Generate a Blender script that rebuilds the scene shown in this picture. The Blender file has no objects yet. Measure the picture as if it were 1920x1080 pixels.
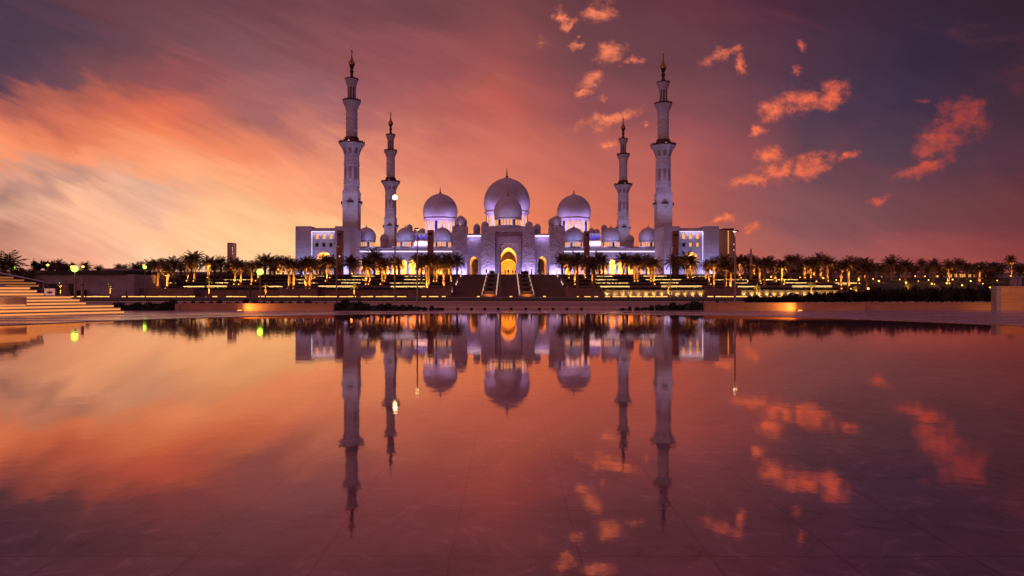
import bpy, bmesh, math, random
from mathutils import Vector, Matrix
random.seed(7)
R = math.radians
scene = bpy.context.scene
COL = scene.collection

# ------------------------------------------------------------------ camera
F, CX, HY, HC = 1280.0, 951.0, 546.0, 1.1      # focal length in px, axis, horizon, eye height
cam = bpy.data.cameras.new("camera")
camo = bpy.data.objects.new("camera", cam)
COL.objects.link(camo)
camo.location = (0, 0, HC)
camo.rotation_euler = (R(90), 0, 0)
cam.sensor_width = 36
cam.lens = 24
cam.shift_x = 9 / 1920
cam.shift_y = 6 / 1920
cam.clip_start = 0.05
cam.clip_end = 9000
scene.camera = camo


def WX(px, d): return (px - CX) * d / F
def WZ(py, d): return HC + (HY - py) * d / F


def lin(c, a=1.0):
    f = lambda v: (v / 12.92 if v <= 0.04045 else ((v + 0.055) / 1.055) ** 2.4)
    return tuple(f(x / 255.0) for x in c[:3]) + (a,)


# ------------------------------------------------------------------ node helper
class NT:
    def __init__(s, tree):
        s.t = tree
    def n(s, typ, **kw):
        nd = s.t.nodes.new(typ)
        for k, v in kw.items():
            setattr(nd, k, v)
        return nd
    def link(s, a, b): s.t.links.new(a, b)
    def put(s, sock, v):
        if isinstance(v, bpy.types.NodeSocket): s.link(v, sock)
        else: sock.default_value = v
    def m(s, op, a, b=None, c=None, clamp=False):
        nd = s.n('ShaderNodeMath', operation=op, use_clamp=clamp)
        for i, v in enumerate((a, b, c)):
            if v is not None: s.put(nd.inputs[i], v)
        return nd.outputs[0]
    def vm(s, op, a, b=None, c=None):
        nd = s.n('ShaderNodeVectorMath', operation=op)
        for i, v in enumerate((a, b, c)):
            if v is not None: s.put(nd.inputs[i], v)
        return nd.outputs['Value'] if op in ('LENGTH', 'DOT_PRODUCT') else nd.outputs[0]
    def comb(s, x, y, z=0.0):
        nd = s.n('ShaderNodeCombineXYZ')
        s.put(nd.inputs[0], x); s.put(nd.inputs[1], y); s.put(nd.inputs[2], z)
        return nd.outputs[0]
    def noise(s, vec, scale, detail=4, rough=0.55, col=False, dist=0.0):
        nd = s.n('ShaderNodeTexNoise')
        nd.inputs['Scale'].default_value = scale
        nd.inputs['Detail'].default_value = detail
        nd.inputs['Roughness'].default_value = rough
        nd.inputs['Distortion'].default_value = dist
        if vec is not None: s.link(vec, nd.inputs['Vector'])
        return nd.outputs[1] if col else nd.outputs[0]
    def sm(s, v, a, b, to0=0.0, to1=1.0):
        nd = s.n('ShaderNodeMapRange', interpolation_type='SMOOTHSTEP')
        s.put(nd.inputs[0], v)
        nd.inputs[1].default_value = a; nd.inputs[2].default_value = b
        nd.inputs[3].default_value = to0; nd.inputs[4].default_value = to1
        return nd.outputs[0]
    def mix(s, f, a, b, mode='MIX'):
        nd = s.n('ShaderNodeMix', data_type='RGBA', blend_type=mode)
        s.put(nd.inputs[0], f)
        s.put(nd.inputs[6], a); s.put(nd.inputs[7], b)
        return nd.outputs[2]
    def ramp(s, fac, stops, interp='LINEAR'):
        nd = s.n('ShaderNodeValToRGB')
        cr = nd.color_ramp
        cr.interpolation = interp
        while len(cr.elements) < len(stops): cr.elements.new(0.5)
        for e, (p, c) in zip(cr.elements, stops):
            e.position = p; e.color = c
        s.put(nd.inputs[0], fac)
        return nd.outputs[0]


# ------------------------------------------------------------------ sky (procedural, by direction)
world = bpy.data.worlds.new("World")
scene.world = world
world.use_nodes = True
w = NT(world.node_tree)
world.node_tree.nodes.clear()
tc = w.n('ShaderNodeTexCoord').outputs['Generated']
sep = w.n('ShaderNodeSeparateXYZ'); w.link(tc, sep.inputs[0])
yy = w.m('MAXIMUM', sep.outputs[1], 0.12)
su = w.m('MULTIPLY', w.m('DIVIDE', sep.outputs[0], yy), 1.28)
sv = w.m('MULTIPLY', w.m('DIVIDE', sep.outputs[2], yy), 1.28)
su = w.m('MINIMUM', w.m('MAXIMUM', su, -4.0), 4.0)
sv = w.m('MINIMUM', w.m('MAXIMUM', sv, -1.0), 4.0)
# long wisps that run down to the right on the sunset side
ca, sa = math.cos(R(24)), math.sin(R(24))
along = w.m('SUBTRACT', w.m('MULTIPLY', su, ca), w.m('MULTIPLY', sv, sa))
across = w.m('ADD', w.m('MULTIPLY', su, sa), w.m('MULTIPLY', sv, ca))
wv = w.comb(w.m('MULTIPLY', along, 1.5), w.m('MULTIPLY', across, 6.0))
wn = w.noise(wv, 1.6, 6, 0.6, dist=0.6)
wv2 = w.comb(w.m('MULTIPLY', along, 3.0), w.m('MULTIPLY', across, 22.0), 3.0)
wn2 = w.noise(wv2, 1.5, 5, 0.6, dist=0.3)
wn3 = w.noise(w.comb(w.m('MULTIPLY', along, 5.0), w.m('MULTIPLY', across, 46.0), 8.0), 1.4, 6, 0.65, dist=0.5)
leftm = w.sm(su, -0.35, 0.15, 1.0, 0.45)
warp = w.m('MULTIPLY', w.m('ADD', w.m('SUBTRACT', wn, 0.5), w.m('MULTIPLY', w.m('SUBTRACT', wn2, 0.5), 0.24)),
           w.m('MULTIPLY', leftm, 0.24))
vw = w.m('ADD', sv, warp)
uw = w.m('ADD', su, w.m('MULTIPLY', w.m('SUBTRACT', w.noise(w.comb(su, sv, 7.0), 3.0, 3), 0.5), 0.18))
fac = w.m('DIVIDE', vw, 0.546, clamp=True)
SKY = {
    0:    {0: (78, 48, 66), 60: (72, 45, 66), 130: (82, 50, 70), 180: (172, 86, 74), 240: (232, 124, 86), 275: (250, 142, 96), 320: (208, 146, 124), 360: (176, 126, 116), 400: (214, 156, 132), 445: (186, 126, 114), 500: (205, 142, 122)},
    150:  {0: (92, 50, 62), 60: (85, 52, 68), 120: (110, 64, 74), 165: (172, 86, 70), 210: (196, 98, 76), 260: (222, 116, 82), 305: (244, 144, 102), 345: (202, 146, 126), 390: (250, 182, 146), 440: (246, 178, 146), 500: (232, 160, 135)},
    300:  {0: (105, 58, 67), 60: (112, 65, 74), 130: (150, 75, 75), 190: (226, 106, 74), 240: (242, 126, 80), 285: (250, 146, 100), 340: (255, 164, 118), 385: (226, 170, 144), 430: (255, 194, 152), 500: (255, 204, 166)},
    450:  {0: (110, 60, 70), 100: (125, 74, 82), 200: (165, 94, 90), 260: (236, 130, 90), 320: (255, 162, 116), 380: (255, 172, 124), 440: (255, 194, 142), 500: (255, 204, 154)},
    610:  {0: (118, 62, 72), 100: (140, 75, 80), 180: (148, 88, 94), 240: (180, 105, 100), 300: (230, 138, 108), 360: (253, 162, 120), 430: (255, 192, 136), 500: (255, 198, 138)},
    800:  {0: (112, 60, 68), 100: (146, 75, 78), 200: (180, 90, 85), 300: (212, 116, 95), 380: (236, 140, 104), 440: (250, 155, 104), 500: (252, 156, 100)},
    950:  {0: (125, 64, 66), 100: (150, 74, 71), 200: (188, 88, 78), 300: (208, 108, 88), 400: (232, 126, 90), 450: (246, 136, 85), 510: (246, 136, 82)},
    1100: {0: (96, 50, 60), 100: (110, 60, 68), 200: (140, 72, 76), 300: (190, 95, 84), 400: (212, 106, 80), 450: (230, 116, 80), 510: (236, 120, 80)},
    1300: {0: (90, 42, 58), 100: (100, 54, 65), 200: (130, 68, 76), 300: (175, 85, 82), 400: (186, 90, 82), 470: (205, 98, 82), 520: (210, 104, 84)},
    1500: {0: (68, 32, 52), 100: (76, 42, 62), 200: (74, 48, 70), 300: (94, 58, 74), 400: (128, 75, 84), 470: (156, 88, 90), 520: (170, 95, 92)},
    1700: {0: (50, 28, 48), 100: (48, 30, 55), 200: (58, 38, 66), 300: (80, 52, 70), 400: (112, 62, 75), 470: (158, 76, 78), 520: (180, 90, 86)},
    1920: {0: (45, 25, 40), 100: (50, 26, 46), 200: (62, 32, 48), 300: (80, 40, 58), 400: (106, 46, 56), 470: (134, 58, 62), 520: (150, 70, 70)},
}
col = None
prev = None
for px in sorted(SKY):
    st = sorted(((546 - y) / 546.0, lin(c)) for y, c in SKY[px].items())
    rp = w.ramp(fac, st, 'EASE')
    x = (px - CX) / 1000.0
    if col is None: col = rp
    else:
        nd = w.n('ShaderNodeMapRange'); w.link(uw, nd.inputs[0])
        nd.inputs[1].default_value = prev; nd.inputs[2].default_value = x
        col = w.mix(nd.outputs[0], col, rp)
    prev = x
streak = w.m('ADD', 1.0, w.m('MULTIPLY', w.m('ADD', w.m('SUBTRACT', wn2, 0.5), w.m('MULTIPLY', w.m('SUBTRACT', wn3, 0.5), 0.35)), w.m('MULTIPLY', leftm, 0.55)))
col = w.mix(1.0, col, w.comb(streak, streak, streak), 'MULTIPLY')
hz_ = w.noise(w.comb(w.m('MULTIPLY', su, 1.1), w.m('MULTIPLY', sv, 2.6), 12.0), 2.4, 5, 0.6, dist=0.8)
col = w.mix(w.m('MULTIPLY', w.sm(hz_, 0.5, 0.8, 0.0, 0.32), w.sm(su, 0.0, 0.5)), col, lin((150, 62, 66)))
col = w.mix(w.sm(sv, 0.58, 1.5), col, lin((138, 88, 112)))  # unseen sky overhead lifted to mauve to raise the ambient light
# small sunlit cumulus on the right
CL = [(1054, 30, 13, 22, 1), (1068, 44, 20, 10, .8), (1122, 24, 40, 22, 1), (1080, 85, 13, 8, .8), (1142, 100, 38, 18, 1), (1186, 112, 18, 8, .8),
      (1112, 148, 28, 13, .8), (1098, 172, 22, 12, .9), (1133, 186, 10, 9, .5), (1140, 224, 64, 14, 1), (1205, 233, 14, 7, .7), (1146, 270, 20, 13, .8),
      (1352, 105, 44, 13, .75), (1388, 122, 13, 18, .9), (1505, 82, 11, 14, .6), (1491, 131, 9, 11, .55), (1448, 208, 36, 24, 1.05), (1500, 192, 44, 26, 1.1),
      (1556, 178, 32, 26, 1.0), (1420, 248, 13, 9, .8), (1446, 292, 30, 16, 1), (1462, 318, 44, 22, 1.05), (1522, 312, 42, 22, 1), (1402, 344, 38, 12, .95),
      (1582, 302, 22, 9, .6), (1758, 268, 52, 30, .95), (1806, 222, 52, 42, .85), (1738, 316, 56, 14, .95), (1648, 374, 28, 9, .9), (1350, 410, 24, 10, .85),
      (1416, 430, 26, 11, .9), (1724, 188, 20, 8, .35), (1016, 78, 12, 14, .45)]
cr_, sr_ = math.cos(R(16)), math.sin(R(16))
def rot16(x, y): return (x * cr_ + y * sr_, -x * sr_ + y * cr_)
nz = w.noise(w.comb(su, sv, 1.0), 17.0, 6, 0.62, col=True)
nzv = w.vm('MULTIPLY', w.vm('SUBTRACT', nz, (0.5, 0.5, 0.5)), (0.085, 0.06, 0.0))
pr = w.comb(w.m('ADD', w.m('MULTIPLY', su, cr_), w.m('MULTIPLY', sv, sr_)),
            w.m('SUBTRACT', w.m('MULTIPLY', sv, cr_), w.m('MULTIPLY', su, sr_)))
pr = w.vm('ADD', pr, nzv)
msk = None
for (x, y, rx, ry, st) in CL:
    c0 = rot16((x - CX) / 1000, (HY - y) / 1000)
    rx2, ry2 = rx * 1.2 / 1000, ry * 1.2 / 1000
    q = w.vm('MULTIPLY_ADD', pr, (1 / rx2, 1 / ry2, 0), (-c0[0] / rx2, -c0[1] / ry2, 1 - st))
    L = w.vm('LENGTH', q)
    msk = L if msk is None else w.m('MINIMUM', msk, L)
fb = w.noise(w.comb(su, w.m('MULTIPLY', sv, 1.3), 5.0), 34.0, 7, 0.66)
cl = w.m('ADD', w.m('SUBTRACT', 1.0, msk), w.m('MULTIPLY', w.m('SUBTRACT', fb, 0.5), 1.9))
alpha = w.m('MULTIPLY', w.sm(cl, -0.08, 0.95), w.sm(su, 0.45, 0.95, 0.92, 0.62))
ccol = w.ramp(w.m('MULTIPLY', su, 1.0), [(0.0, lin((255, 138, 92))), (0.45, lin((255, 120, 76))), (0.68, lin((250, 100, 62))), (0.85, lin((200, 66, 48)))])
cdark = w.mix(0.62, ccol, lin((135, 62, 66)))
shade = w.sm(w.noise(w.comb(su, w.m('MULTIPLY', sv, 1.4), 9.0), 40.0, 5, 0.65), 0.34, 0.60)
ccol = w.mix(w.m('MULTIPLY', shade, w.sm(cl, 0.05, 0.8, 0.25, 1.0)), cdark, ccol)
col = w.mix(alpha, col, ccol)
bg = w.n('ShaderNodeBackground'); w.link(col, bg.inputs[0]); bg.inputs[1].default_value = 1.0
sky = w.n('ShaderNodeTexSky', sky_type='NISHITA')
sky.sun_disc = False; sky.sun_elevation = R(-2.0); sky.sun_rotation = R(-28)
bg2 = w.n('ShaderNodeBackground'); w.link(sky.outputs[0], bg2.inputs[0]); bg2.inputs[1].default_value = 0.05
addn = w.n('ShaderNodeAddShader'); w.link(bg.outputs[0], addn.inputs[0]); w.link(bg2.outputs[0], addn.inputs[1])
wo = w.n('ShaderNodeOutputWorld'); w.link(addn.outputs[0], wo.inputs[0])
world.cycles.sampling_method = 'MANUAL'
world.cycles.sample_map_resolution = 512

# soft warm light added at the left on the viewer's side to warm fronts
sun = bpy.data.lights.new("sun", 'SUN'); sun.energy = 0.30; sun.angle = R(20); sun.color = (1.0, 0.38, 0.25)
suno = bpy.data.objects.new("sun", sun); COL.objects.link(suno)
suno.rotation_euler = Vector((0.62, 0.78, -0.15)).to_track_quat('-Z', 'Y').to_euler()

scene.view_settings.view_transform = 'Standard'
scene.view_settings.look = 'None'
scene.view_settings.exposure = 0.0
scene.view_settings.gamma = 1.0
scene.render.engine = 'CYCLES'
scene.cycles.use_denoising = True
scene.cycles.use_light_tree = True
scene.cycles.max_bounces = 6
scene.cycles.diffuse_bounces = 2
scene.cycles.glossy_bounces = 3
scene.cycles.transparent_max_bounces = 6
scene.cycles.sample_clamp_indirect = 4.0


# ------------------------------------------------------------------ materials
def mat(name, c, rough=0.7, vary=0.25, scale=1.5, bump=0.0, bscale=6.0, metal=0.0, spec=0.4, vor=False, stretch=None, joints=None):
    m = bpy.data.materials.new(name)
    m.use_nodes = True
    t = NT(m.node_tree)
    b = m.node_tree.nodes['Principled BSDF']
    tcn = t.n('ShaderNodeTexCoord').outputs['Object']
    if stretch:
        mp = t.n('ShaderNodeMapping'); t.link(tcn, mp.inputs[0]); mp.inputs['Scale'].default_value = stretch
        tcn = mp.outputs[0]
    nz = t.noise(tcn, scale, 5, 0.6)
    lo = tuple(x * (1 - vary) for x in c) + (1,)
    hi = tuple(min(1, x * (1 + vary)) for x in c) + (1,)
    base = t.ramp(nz, [(0.3, lo), (0.7, hi)])
    if joints:      # stone courses
        so = t.n('ShaderNodeSeparateXYZ'); t.link(t.n('ShaderNodeTexCoord').outputs['Object'], so.inputs[0])
        br = t.n('ShaderNodeTexBrick'); t.link(t.comb(t.m('ADD', so.outputs[0], so.outputs[1]), so.outputs[2]), br.inputs['Vector'])
        br.inputs['Scale'].default_value = 1.0; br.inputs['Brick Width'].default_value = joints[0]; br.inputs['Row Height'].default_value = joints[1]
        br.inputs['Mortar Size'].default_value = joints[2]; br.inputs['Mortar Smooth'].default_value = 0.4
        br.inputs['Color1'].default_value = (1, 1, 1, 1); br.inputs['Color2'].default_value = (joints[3],) * 3 + (1,)
        br.inputs['Mortar'].default_value = (joints[4],) * 3 + (1,)
        base = t.mix(1.0, base, br.outputs[0], 'MULTIPLY')
    t.link(base, b.inputs['Base Color'])
    b.inputs['Roughness'].default_value = rough
    b.inputs['Metallic'].default_value = metal
    b.inputs['Specular IOR Level'].default_value = spec
    if bump:
        bn = t.n('ShaderNodeBump'); bn.inputs['Strength'].default_value = bump; bn.inputs['Distance'].default_value = 0.4
        if vor:
            v = t.n('ShaderNodeTexVoronoi', feature='SMOOTH_F1'); v.inputs['Scale'].default_value = bscale
            nz2 = t.noise(tcn, bscale * 0.7, 3, 0.6, col=True)
            t.link(t.vm('ADD', tcn, t.vm('MULTIPLY', nz2, (0.8, 0.8, 0.8))), v.inputs['Vector'])
            t.link(v.outputs[0], bn.inputs['Height'])
        else:
            t.link(t.noise(tcn, bscale, 4, 0.6), bn.inputs['Height'])
        t.link(bn.outputs[0], b.inputs['Normal'])
    return m


def emis(name, c, strength, base=(0.8, 0.8, 0.8)):
    m = bpy.data.materials.new(name)
    m.use_nodes = True
    t = NT(m.node_tree)
    b = m.node_tree.nodes['Principled BSDF']
    b.inputs['Base Color'].default_value = tuple(base) + (1,)
    nz = t.noise(t.n('ShaderNodeTexCoord').outputs['Object'], 2.0, 3)
    t.link(t.ramp(nz, [(0.25, tuple(x * 0.85 for x in c) + (1,)), (0.75, tuple(c) + (1,))]), b.inputs['Emission Color'])
    b.inputs['Emission Strength'].default_value = strength
    return m


M = {}
M['marble'] = mat('white_marble', (0.46, 0.41, 0.45), 0.55, 0.16, 0.22, 0.35, 0.9, joints=(3.2, 1.6, 0.07, 0.86, 0.70))
M['carved'] = mat('carved_marble', (0.42, 0.37, 0.39), 0.6, 0.22, 0.35, 1.0, 1.3, vor=True)
M['dome'] = mat('dome_marble', (0.42, 0.38, 0.43), 0.42, 0.18, 0.16, 0.12, 1.2)
M['gold'] = mat('gilt_metal', (0.34, 0.17, 0.05), 0.32, 0.2, 2.0, metal=1.0)
M['dark_metal'] = mat('dark_bronze', (0.055, 0.03, 0.025), 0.45, 0.3, 3.0, metal=0.4)
M['silver'] = mat('pale_metal', (0.6, 0.58, 0.62), 0.3, 0.1, 3.0, metal=0.8)
M['pylon'] = mat('brown_cladding', (0.24, 0.115, 0.08), 0.6, 0.25, 0.8, 0.1, 3.0)
M['recess'] = mat('shade_toned_stone', (0.24, 0.15, 0.16), 0.7, 0.2, 0.8)  # darker copy of the marble, recess shade put into the colour
M['warmstone'] = mat('gilded_stone', (0.72, 0.55, 0.32), 0.6, 0.2, 0.8, 0.3, 2.0)
M['win_warm'] = emis('lit_window_glass', (1.0, 0.40, 0.10), 1.25, (0.05,0.03,0.02))
M['win_blue'] = emis('blue_lit_glass', (0.10, 0.07, 0.9), 1.0, (0.02,0.02,0.05))
M['win_dark'] = mat('dark_window_glass', (0.02, 0.02, 0.025), 0.15, 0.3, 2.0, spec=0.6)
M['lamp_soft'] = emis('lamp_soft_glass', (1.0, 0.62, 0.40), 0.7)
M['led_white'] = emis('white_violet_led', (0.85, 0.72, 1.0), 1.3)
M['trail_amber'] = emis('amber_trail_glow', (1.0, 0.43, 0.06), 2.6)
M['led_yellow'] = emis('yellow_led', (1.0, 0.66, 0.25), 1.3)
M['led_step'] = emis('warm_step_led', (1.0, 0.36, 0.11), 1.0, (0.25, 0.12, 0.06))
M['lamp_warm'] = emis('lamp_warm_glass', (1.0, 0.75, 0.42), 14.0)
M['lamp_green'] = emis('lamp_green_glass', (0.36, 1.0, 0.06), 4.0)
M['lamp_orange'] = emis('lamp_orange_glass', (1.0, 0.40, 0.05), 5.0)
M['lamp_pale'] = emis('lamp_pale_glass', (1.0, 0.72, 0.58), 1.2)
M['sand'] = mat('tan_sandstone', (0.62, 0.32, 0.16), 0.7, 0.18, 1.2, 0.25, 5.0, stretch=(0.4, 0.4, 2.5), joints=(1.5, 0.32, 0.008, 0.85, 0.6))
M['wall'] = mat('terrace_stone', (0.24, 0.14, 0.105), 0.75, 0.3, 0.8, 0.2, 4.0, joints=(1.6, 0.4, 0.02, 0.85, 0.7))
M['palewall'] = mat('pale_terrace_stone', (0.42, 0.35, 0.26), 0.7, 0.25, 1.2, 0.2, 4.0)
M['plaster'] = mat('grey_plaster', (0.32, 0.26, 0.29), 0.8, 0.25, 0.5, 0.1, 4.0, joints=(3.0, 1.2, 0.03, 0.9, 0.75))
M['roofdark'] = mat('dark_roof', (0.03, 0.02, 0.02), 0.7, 0.3, 1.0)
M['stepstone'] = mat('pale_step_stone', (0.48, 0.31, 0.20), 0.5, 0.22, 1.5, 0.1, 8.0, joints=(1.8, 5.0, 0.012, 0.85, 0.5))
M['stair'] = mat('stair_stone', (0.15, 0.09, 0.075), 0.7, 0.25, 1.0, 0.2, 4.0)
M['road'] = mat('road_asphalt', (0.28, 0.17, 0.14), 0.55, 0.25, 0.5, 0.2, 10.0, stretch=(0.2, 2, 1))
M['paleroad'] = mat('pale_concrete', (0.46, 0.31, 0.24), 0.55, 0.2, 0.4, 0.1, 10.0, stretch=(0.15, 2, 1))
M['soil'] = mat('dark_soil', (0.035, 0.022, 0.015), 0.9, 0.35, 2.0, 0.5, 6.0)
M['grass'] = mat('dark_lawn', (0.035, 0.04, 0.014), 0.9, 0.4, 1.5, 0.5, 8.0)
M['leaf'] = mat('shrub_leaf', (0.018, 0.022, 0.010), 0.6, 0.5, 3.0)
M['leaf2'] = mat('hedge_leaf', (0.012, 0.014, 0.008), 0.7, 0.5, 3.0)
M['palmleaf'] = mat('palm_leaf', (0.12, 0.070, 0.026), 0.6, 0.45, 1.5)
M['younggreen'] = mat('young_palm_leaf', (0.16, 0.17, 0.04), 0.6, 0.4, 3.0)
M['trunk'] = mat('palm_trunk', (0.26, 0.16, 0.08), 0.85, 0.4, 4.0, 0.8, 6.0)
M['pole'] = mat('painted_pole', (0.30, 0.20, 0.17), 0.45, 0.15, 2.0, metal=0.3)
M['cloth'] = mat('dark_clothing', (0.02, 0.018, 0.02), 0.8, 0.4, 5.0)
M['towerwall'] = mat('far_tower_concrete', (0.46, 0.31, 0.20), 0.7, 0.15, 0.1)
M['rock'] = mat('standing_stone', (0.30, 0.20, 0.16), 0.75, 0.25, 1.6, 0.6, 2.5)

# glass balustrade
gm = bpy.data.materials.new('clear_glass'); gm.use_nodes = True
t = NT(gm.node_tree); gm.node_tree.nodes.clear()
tr = t.n('ShaderNodeBsdfTransparent'); tr.inputs[0].default_value = (0.60, 0.58, 0.58, 1)
gl = t.n('ShaderNodeBsdfGlossy'); gl.inputs['Roughness'].default_value = 0.05
fr = t.n('ShaderNodeFresnel'); fr.inputs[0].default_value = 1.45
mx = t.n('ShaderNodeMixShader'); t.link(fr.outputs[0], mx.inputs[0]); t.link(tr.outputs[0], mx.inputs[1]); t.link(gl.outputs[0], mx.inputs[2])
o = t.n('ShaderNodeOutputMaterial'); t.link(mx.outputs[0], o.inputs[0])
M['glass'] = gm

# still water over a stone floor
wm = bpy.data.materials.new('still_water'); wm.use_nodes = True
t = NT(wm.node_tree); wm.node_tree.nodes.clear()
tcw = t.n('ShaderNodeTexCoord').outputs['Object']
tr = t.n('ShaderNodeBsdfTransparent'); tr.inputs[0].default_value = (0.95, 0.90, 0.95, 1)
gl = t.n('ShaderNodeBsdfGlossy'); gl.inputs['Roughness'].default_value = 0.035
gl.inputs['Color'].default_value = (1.0, 0.76, 0.57, 1)
bn = t.n('ShaderNodeBump'); bn.inputs['Strength'].default_value = 0.05; bn.inputs['Distance'].default_value = 0.02
t.link(t.noise(tcw, 2.2, 4, 0.55), bn.inputs['Height']); t.link(bn.outputs[0], gl.inputs['Normal'])
fr = t.n('ShaderNodeFresnel'); fr.inputs[0].default_value = 1.45
mx = t.n('ShaderNodeMixShader'); t.link(t.m('POWER', fr.outputs[0], 0.48), mx.inputs[0]); t.link(tr.outputs[0], mx.inputs[1]); t.link(gl.outputs[0], mx.inputs[2])
o = t.n('ShaderNodeOutputMaterial'); t.link(mx.outputs[0], o.inputs[0])
M['water'] = wm


def tile_mat(name, c1, c2, joint, tw, th, ox, oy, rough, wet=False):
    m = bpy.data.materials.new(name); m.use_nodes = True
    t = NT(m.node_tree)
    b = m.node_tree.nodes['Principled BSDF']
    tcn = t.n('ShaderNodeTexCoord').outputs['Object']
    mp = t.n('ShaderNodeMapping'); t.link(tcn, mp.inputs[0]); mp.inputs['Location'].default_value = (ox, oy, 0)
    br = t.n('ShaderNodeTexBrick')
    br.offset = 0.0
    t.link(mp.outputs[0], br.inputs['Vector'])
    br.inputs['Scale'].default_value = 1.0
    br.inputs['Brick Width'].default_value = tw
    br.inputs['Row Height'].default_value = th
    br.inputs['Mortar Size'].default_value = 0.007
    br.inputs['Mortar Smooth'].default_value = 0.3
    br.inputs['Color1'].default_value = tuple(c1) + (1,)
    br.inputs['Color2'].default_value = tuple(c2) + (1,)
    br.inputs['Mortar'].default_value = tuple(joint) + (1,)
    v = t.noise(tcn, 2.6, 8, 0.68, dist=2.2)
    vein = t.ramp(v, [(0.30, (0.38, 0.36, 0.40, 1)), (0.45, (0.92, 0.92, 0.92, 1)), (0.55, (1.0, 1.0, 1.0, 1)), (0.68, (2.0, 1.95, 1.95, 1))])
    base = t.mix(1.0, br.outputs[0], vein, 'MULTIPLY')
    t.link(base, b.inputs['Base Color'])
    if wet:
        pn = t.noise(t.comb(*[t.m('MULTIPLY', s_, k) for s_, k in zip((lambda s: (s.outputs[0], s.outputs[1]))((lambda s: (t.link(tcn, s.inputs[0]), s)[1])(t.n('ShaderNodeSeparateXYZ'))), (0.25, 1.0))]), 0.9, 4, 0.6)
        t.link(t.sm(pn, 0.42, 0.58, 0.12, 0.45), b.inputs['Roughness'])
        b.inputs['Specular IOR Level'].default_value = 0.6
    else:
        b.inputs['Roughness'].default_value = rough
    return m


M['poolfloor'] = tile_mat('pool_floor_stone', (0.58, 0.43, 0.53), (0.47, 0.34, 0.43), (0.30, 0.21, 0.27), 0.562, 0.62, 0.245, 0.14, 0.7)
M['deck'] = tile_mat('wet_paving_stone', (0.36, 0.26, 0.28), (0.31, 0.225, 0.245), (0.15, 0.10, 0.11), 1.2, 0.6, 0.3, 0.2, 0.3, wet=True)


# ------------------------------------------------------------------ object helpers
def link_mesh(name, bm, m, parent=None, smooth=False, loc=None):
    bmesh.ops.recalc_face_normals(bm, faces=bm.faces[:])
    me = bpy.data.meshes.new(name)
    bm.to_mesh(me); bm.free()
    me.materials.append(M[m] if isinstance(m, str) else m)
    if smooth:
        for p in me.polygons: p.use_smooth = True
        try: me.set_sharp_from_angle(angle=R(40))
        except Exception: pass
    o = bpy.data.objects.new(name, me); COL.objects.link(o)
    if loc: o.location = loc
    if parent: o.parent = parent
    return o


def tag(o, label, cat, group=None):
    o['label'] = label; o['category'] = cat
    if group: o['group'] = group
    return o


def struct(name, bm, m, smooth=False, label=None):
    o = link_mesh(name, bm, m, smooth=smooth); o['kind'] = 'structure'
    if label: o['label'] = label
    return o


def thing(name, label, cat, loc=(0, 0, 0), group=None, rz=0.0):
    o = bpy.data.objects.new(name, None); COL.objects.link(o)
    o.empty_display_size = 0.2
    o.location = loc; o.rotation_euler = (0, 0, rz)
    return tag(o, label, cat, group)


def dup(o, parent=None):
    c = o.copy(); COL.objects.link(c)
    c.parent = parent
    for ch in list(o.children):
        dup(ch, c)
    return c


def new(): return bmesh.new()


def box(bm, x0, x1, y0, y1, z0, z1):
    vs = [bm.verts.new(p) for p in ((x0, y0, z0), (x1, y0, z0), (x1, y1, z0), (x0, y1, z0), (x0, y0, z1), (x1, y0, z1), (x1, y1, z1), (x0, y1, z1))]
    for f in ((0, 3, 2, 1), (4, 5, 6, 7), (0, 1, 5, 4), (1, 2, 6, 5), (2, 3, 7, 6), (3, 0, 4, 7)):
        bm.faces.new([vs[i] for i in f])
    return bm


def lathe(bm, prof, n=32, cx=0, cy=0, rot=0.0, sx=1.0):
    rings = []
    for r, z in prof:
        if r < 1e-4: rings.append([bm.verts.new((cx, cy, z))])
        else: rings.append([bm.verts.new((cx + sx * r * math.cos(rot + 2 * math.pi * i / n), cy + r * math.sin(rot + 2 * math.pi * i / n), z)) for i in range(n)])
    for a, b in zip(rings, rings[1:]):
        if len(a) == 1 and len(b) == 1: continue
        if len(a) == 1:
            for i in range(n): bm.faces.new((a[0], b[(i + 1) % n], b[i]))
        elif len(b) == 1:
            for i in range(n): bm.faces.new((a[i], a[(i + 1) % n], b[0]))
        else:
            for i in range(n): bm.faces.new((a[i], a[(i + 1) % n], b[(i + 1) % n], b[i]))
    if len(rings[0]) > 1: bm.faces.new(rings[0][::-1])
    if len(rings[-1]) > 1: bm.faces.new(rings[-1])
    return bm


def tube(bm, pts, r, n=8):
    """a tapered tube along points; r a number or list"""
    pts = [Vector(p) for p in pts]
    rs = r if isinstance(r, (list, tuple)) else [r] * len(pts)
    rings = []
    for i, p in enumerate(pts):
        d = (pts[min(i + 1, len(pts) - 1)] - pts[max(i - 1, 0)]).normalized()
        a = d.orthogonal().normalized() if abs(d.z) > 0.9 else d.cross(Vector((0, 0, 1))).normalized()
        b = d.cross(a).normalized()
        rings.append([bm.verts.new(p + (a * math.cos(2 * math.pi * k / n) + b * math.sin(2 * math.pi * k / n)) * rs[i]) for k in range(n)])
    for a, b in zip(rings, rings[1:]):
        for i in range(n): bm.faces.new((a[i], a[(i + 1) % n], b[(i + 1) % n], b[i]))
    bm.faces.new(rings[0][::-1]); bm.faces.new(rings[-1])
    return bm


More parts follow.
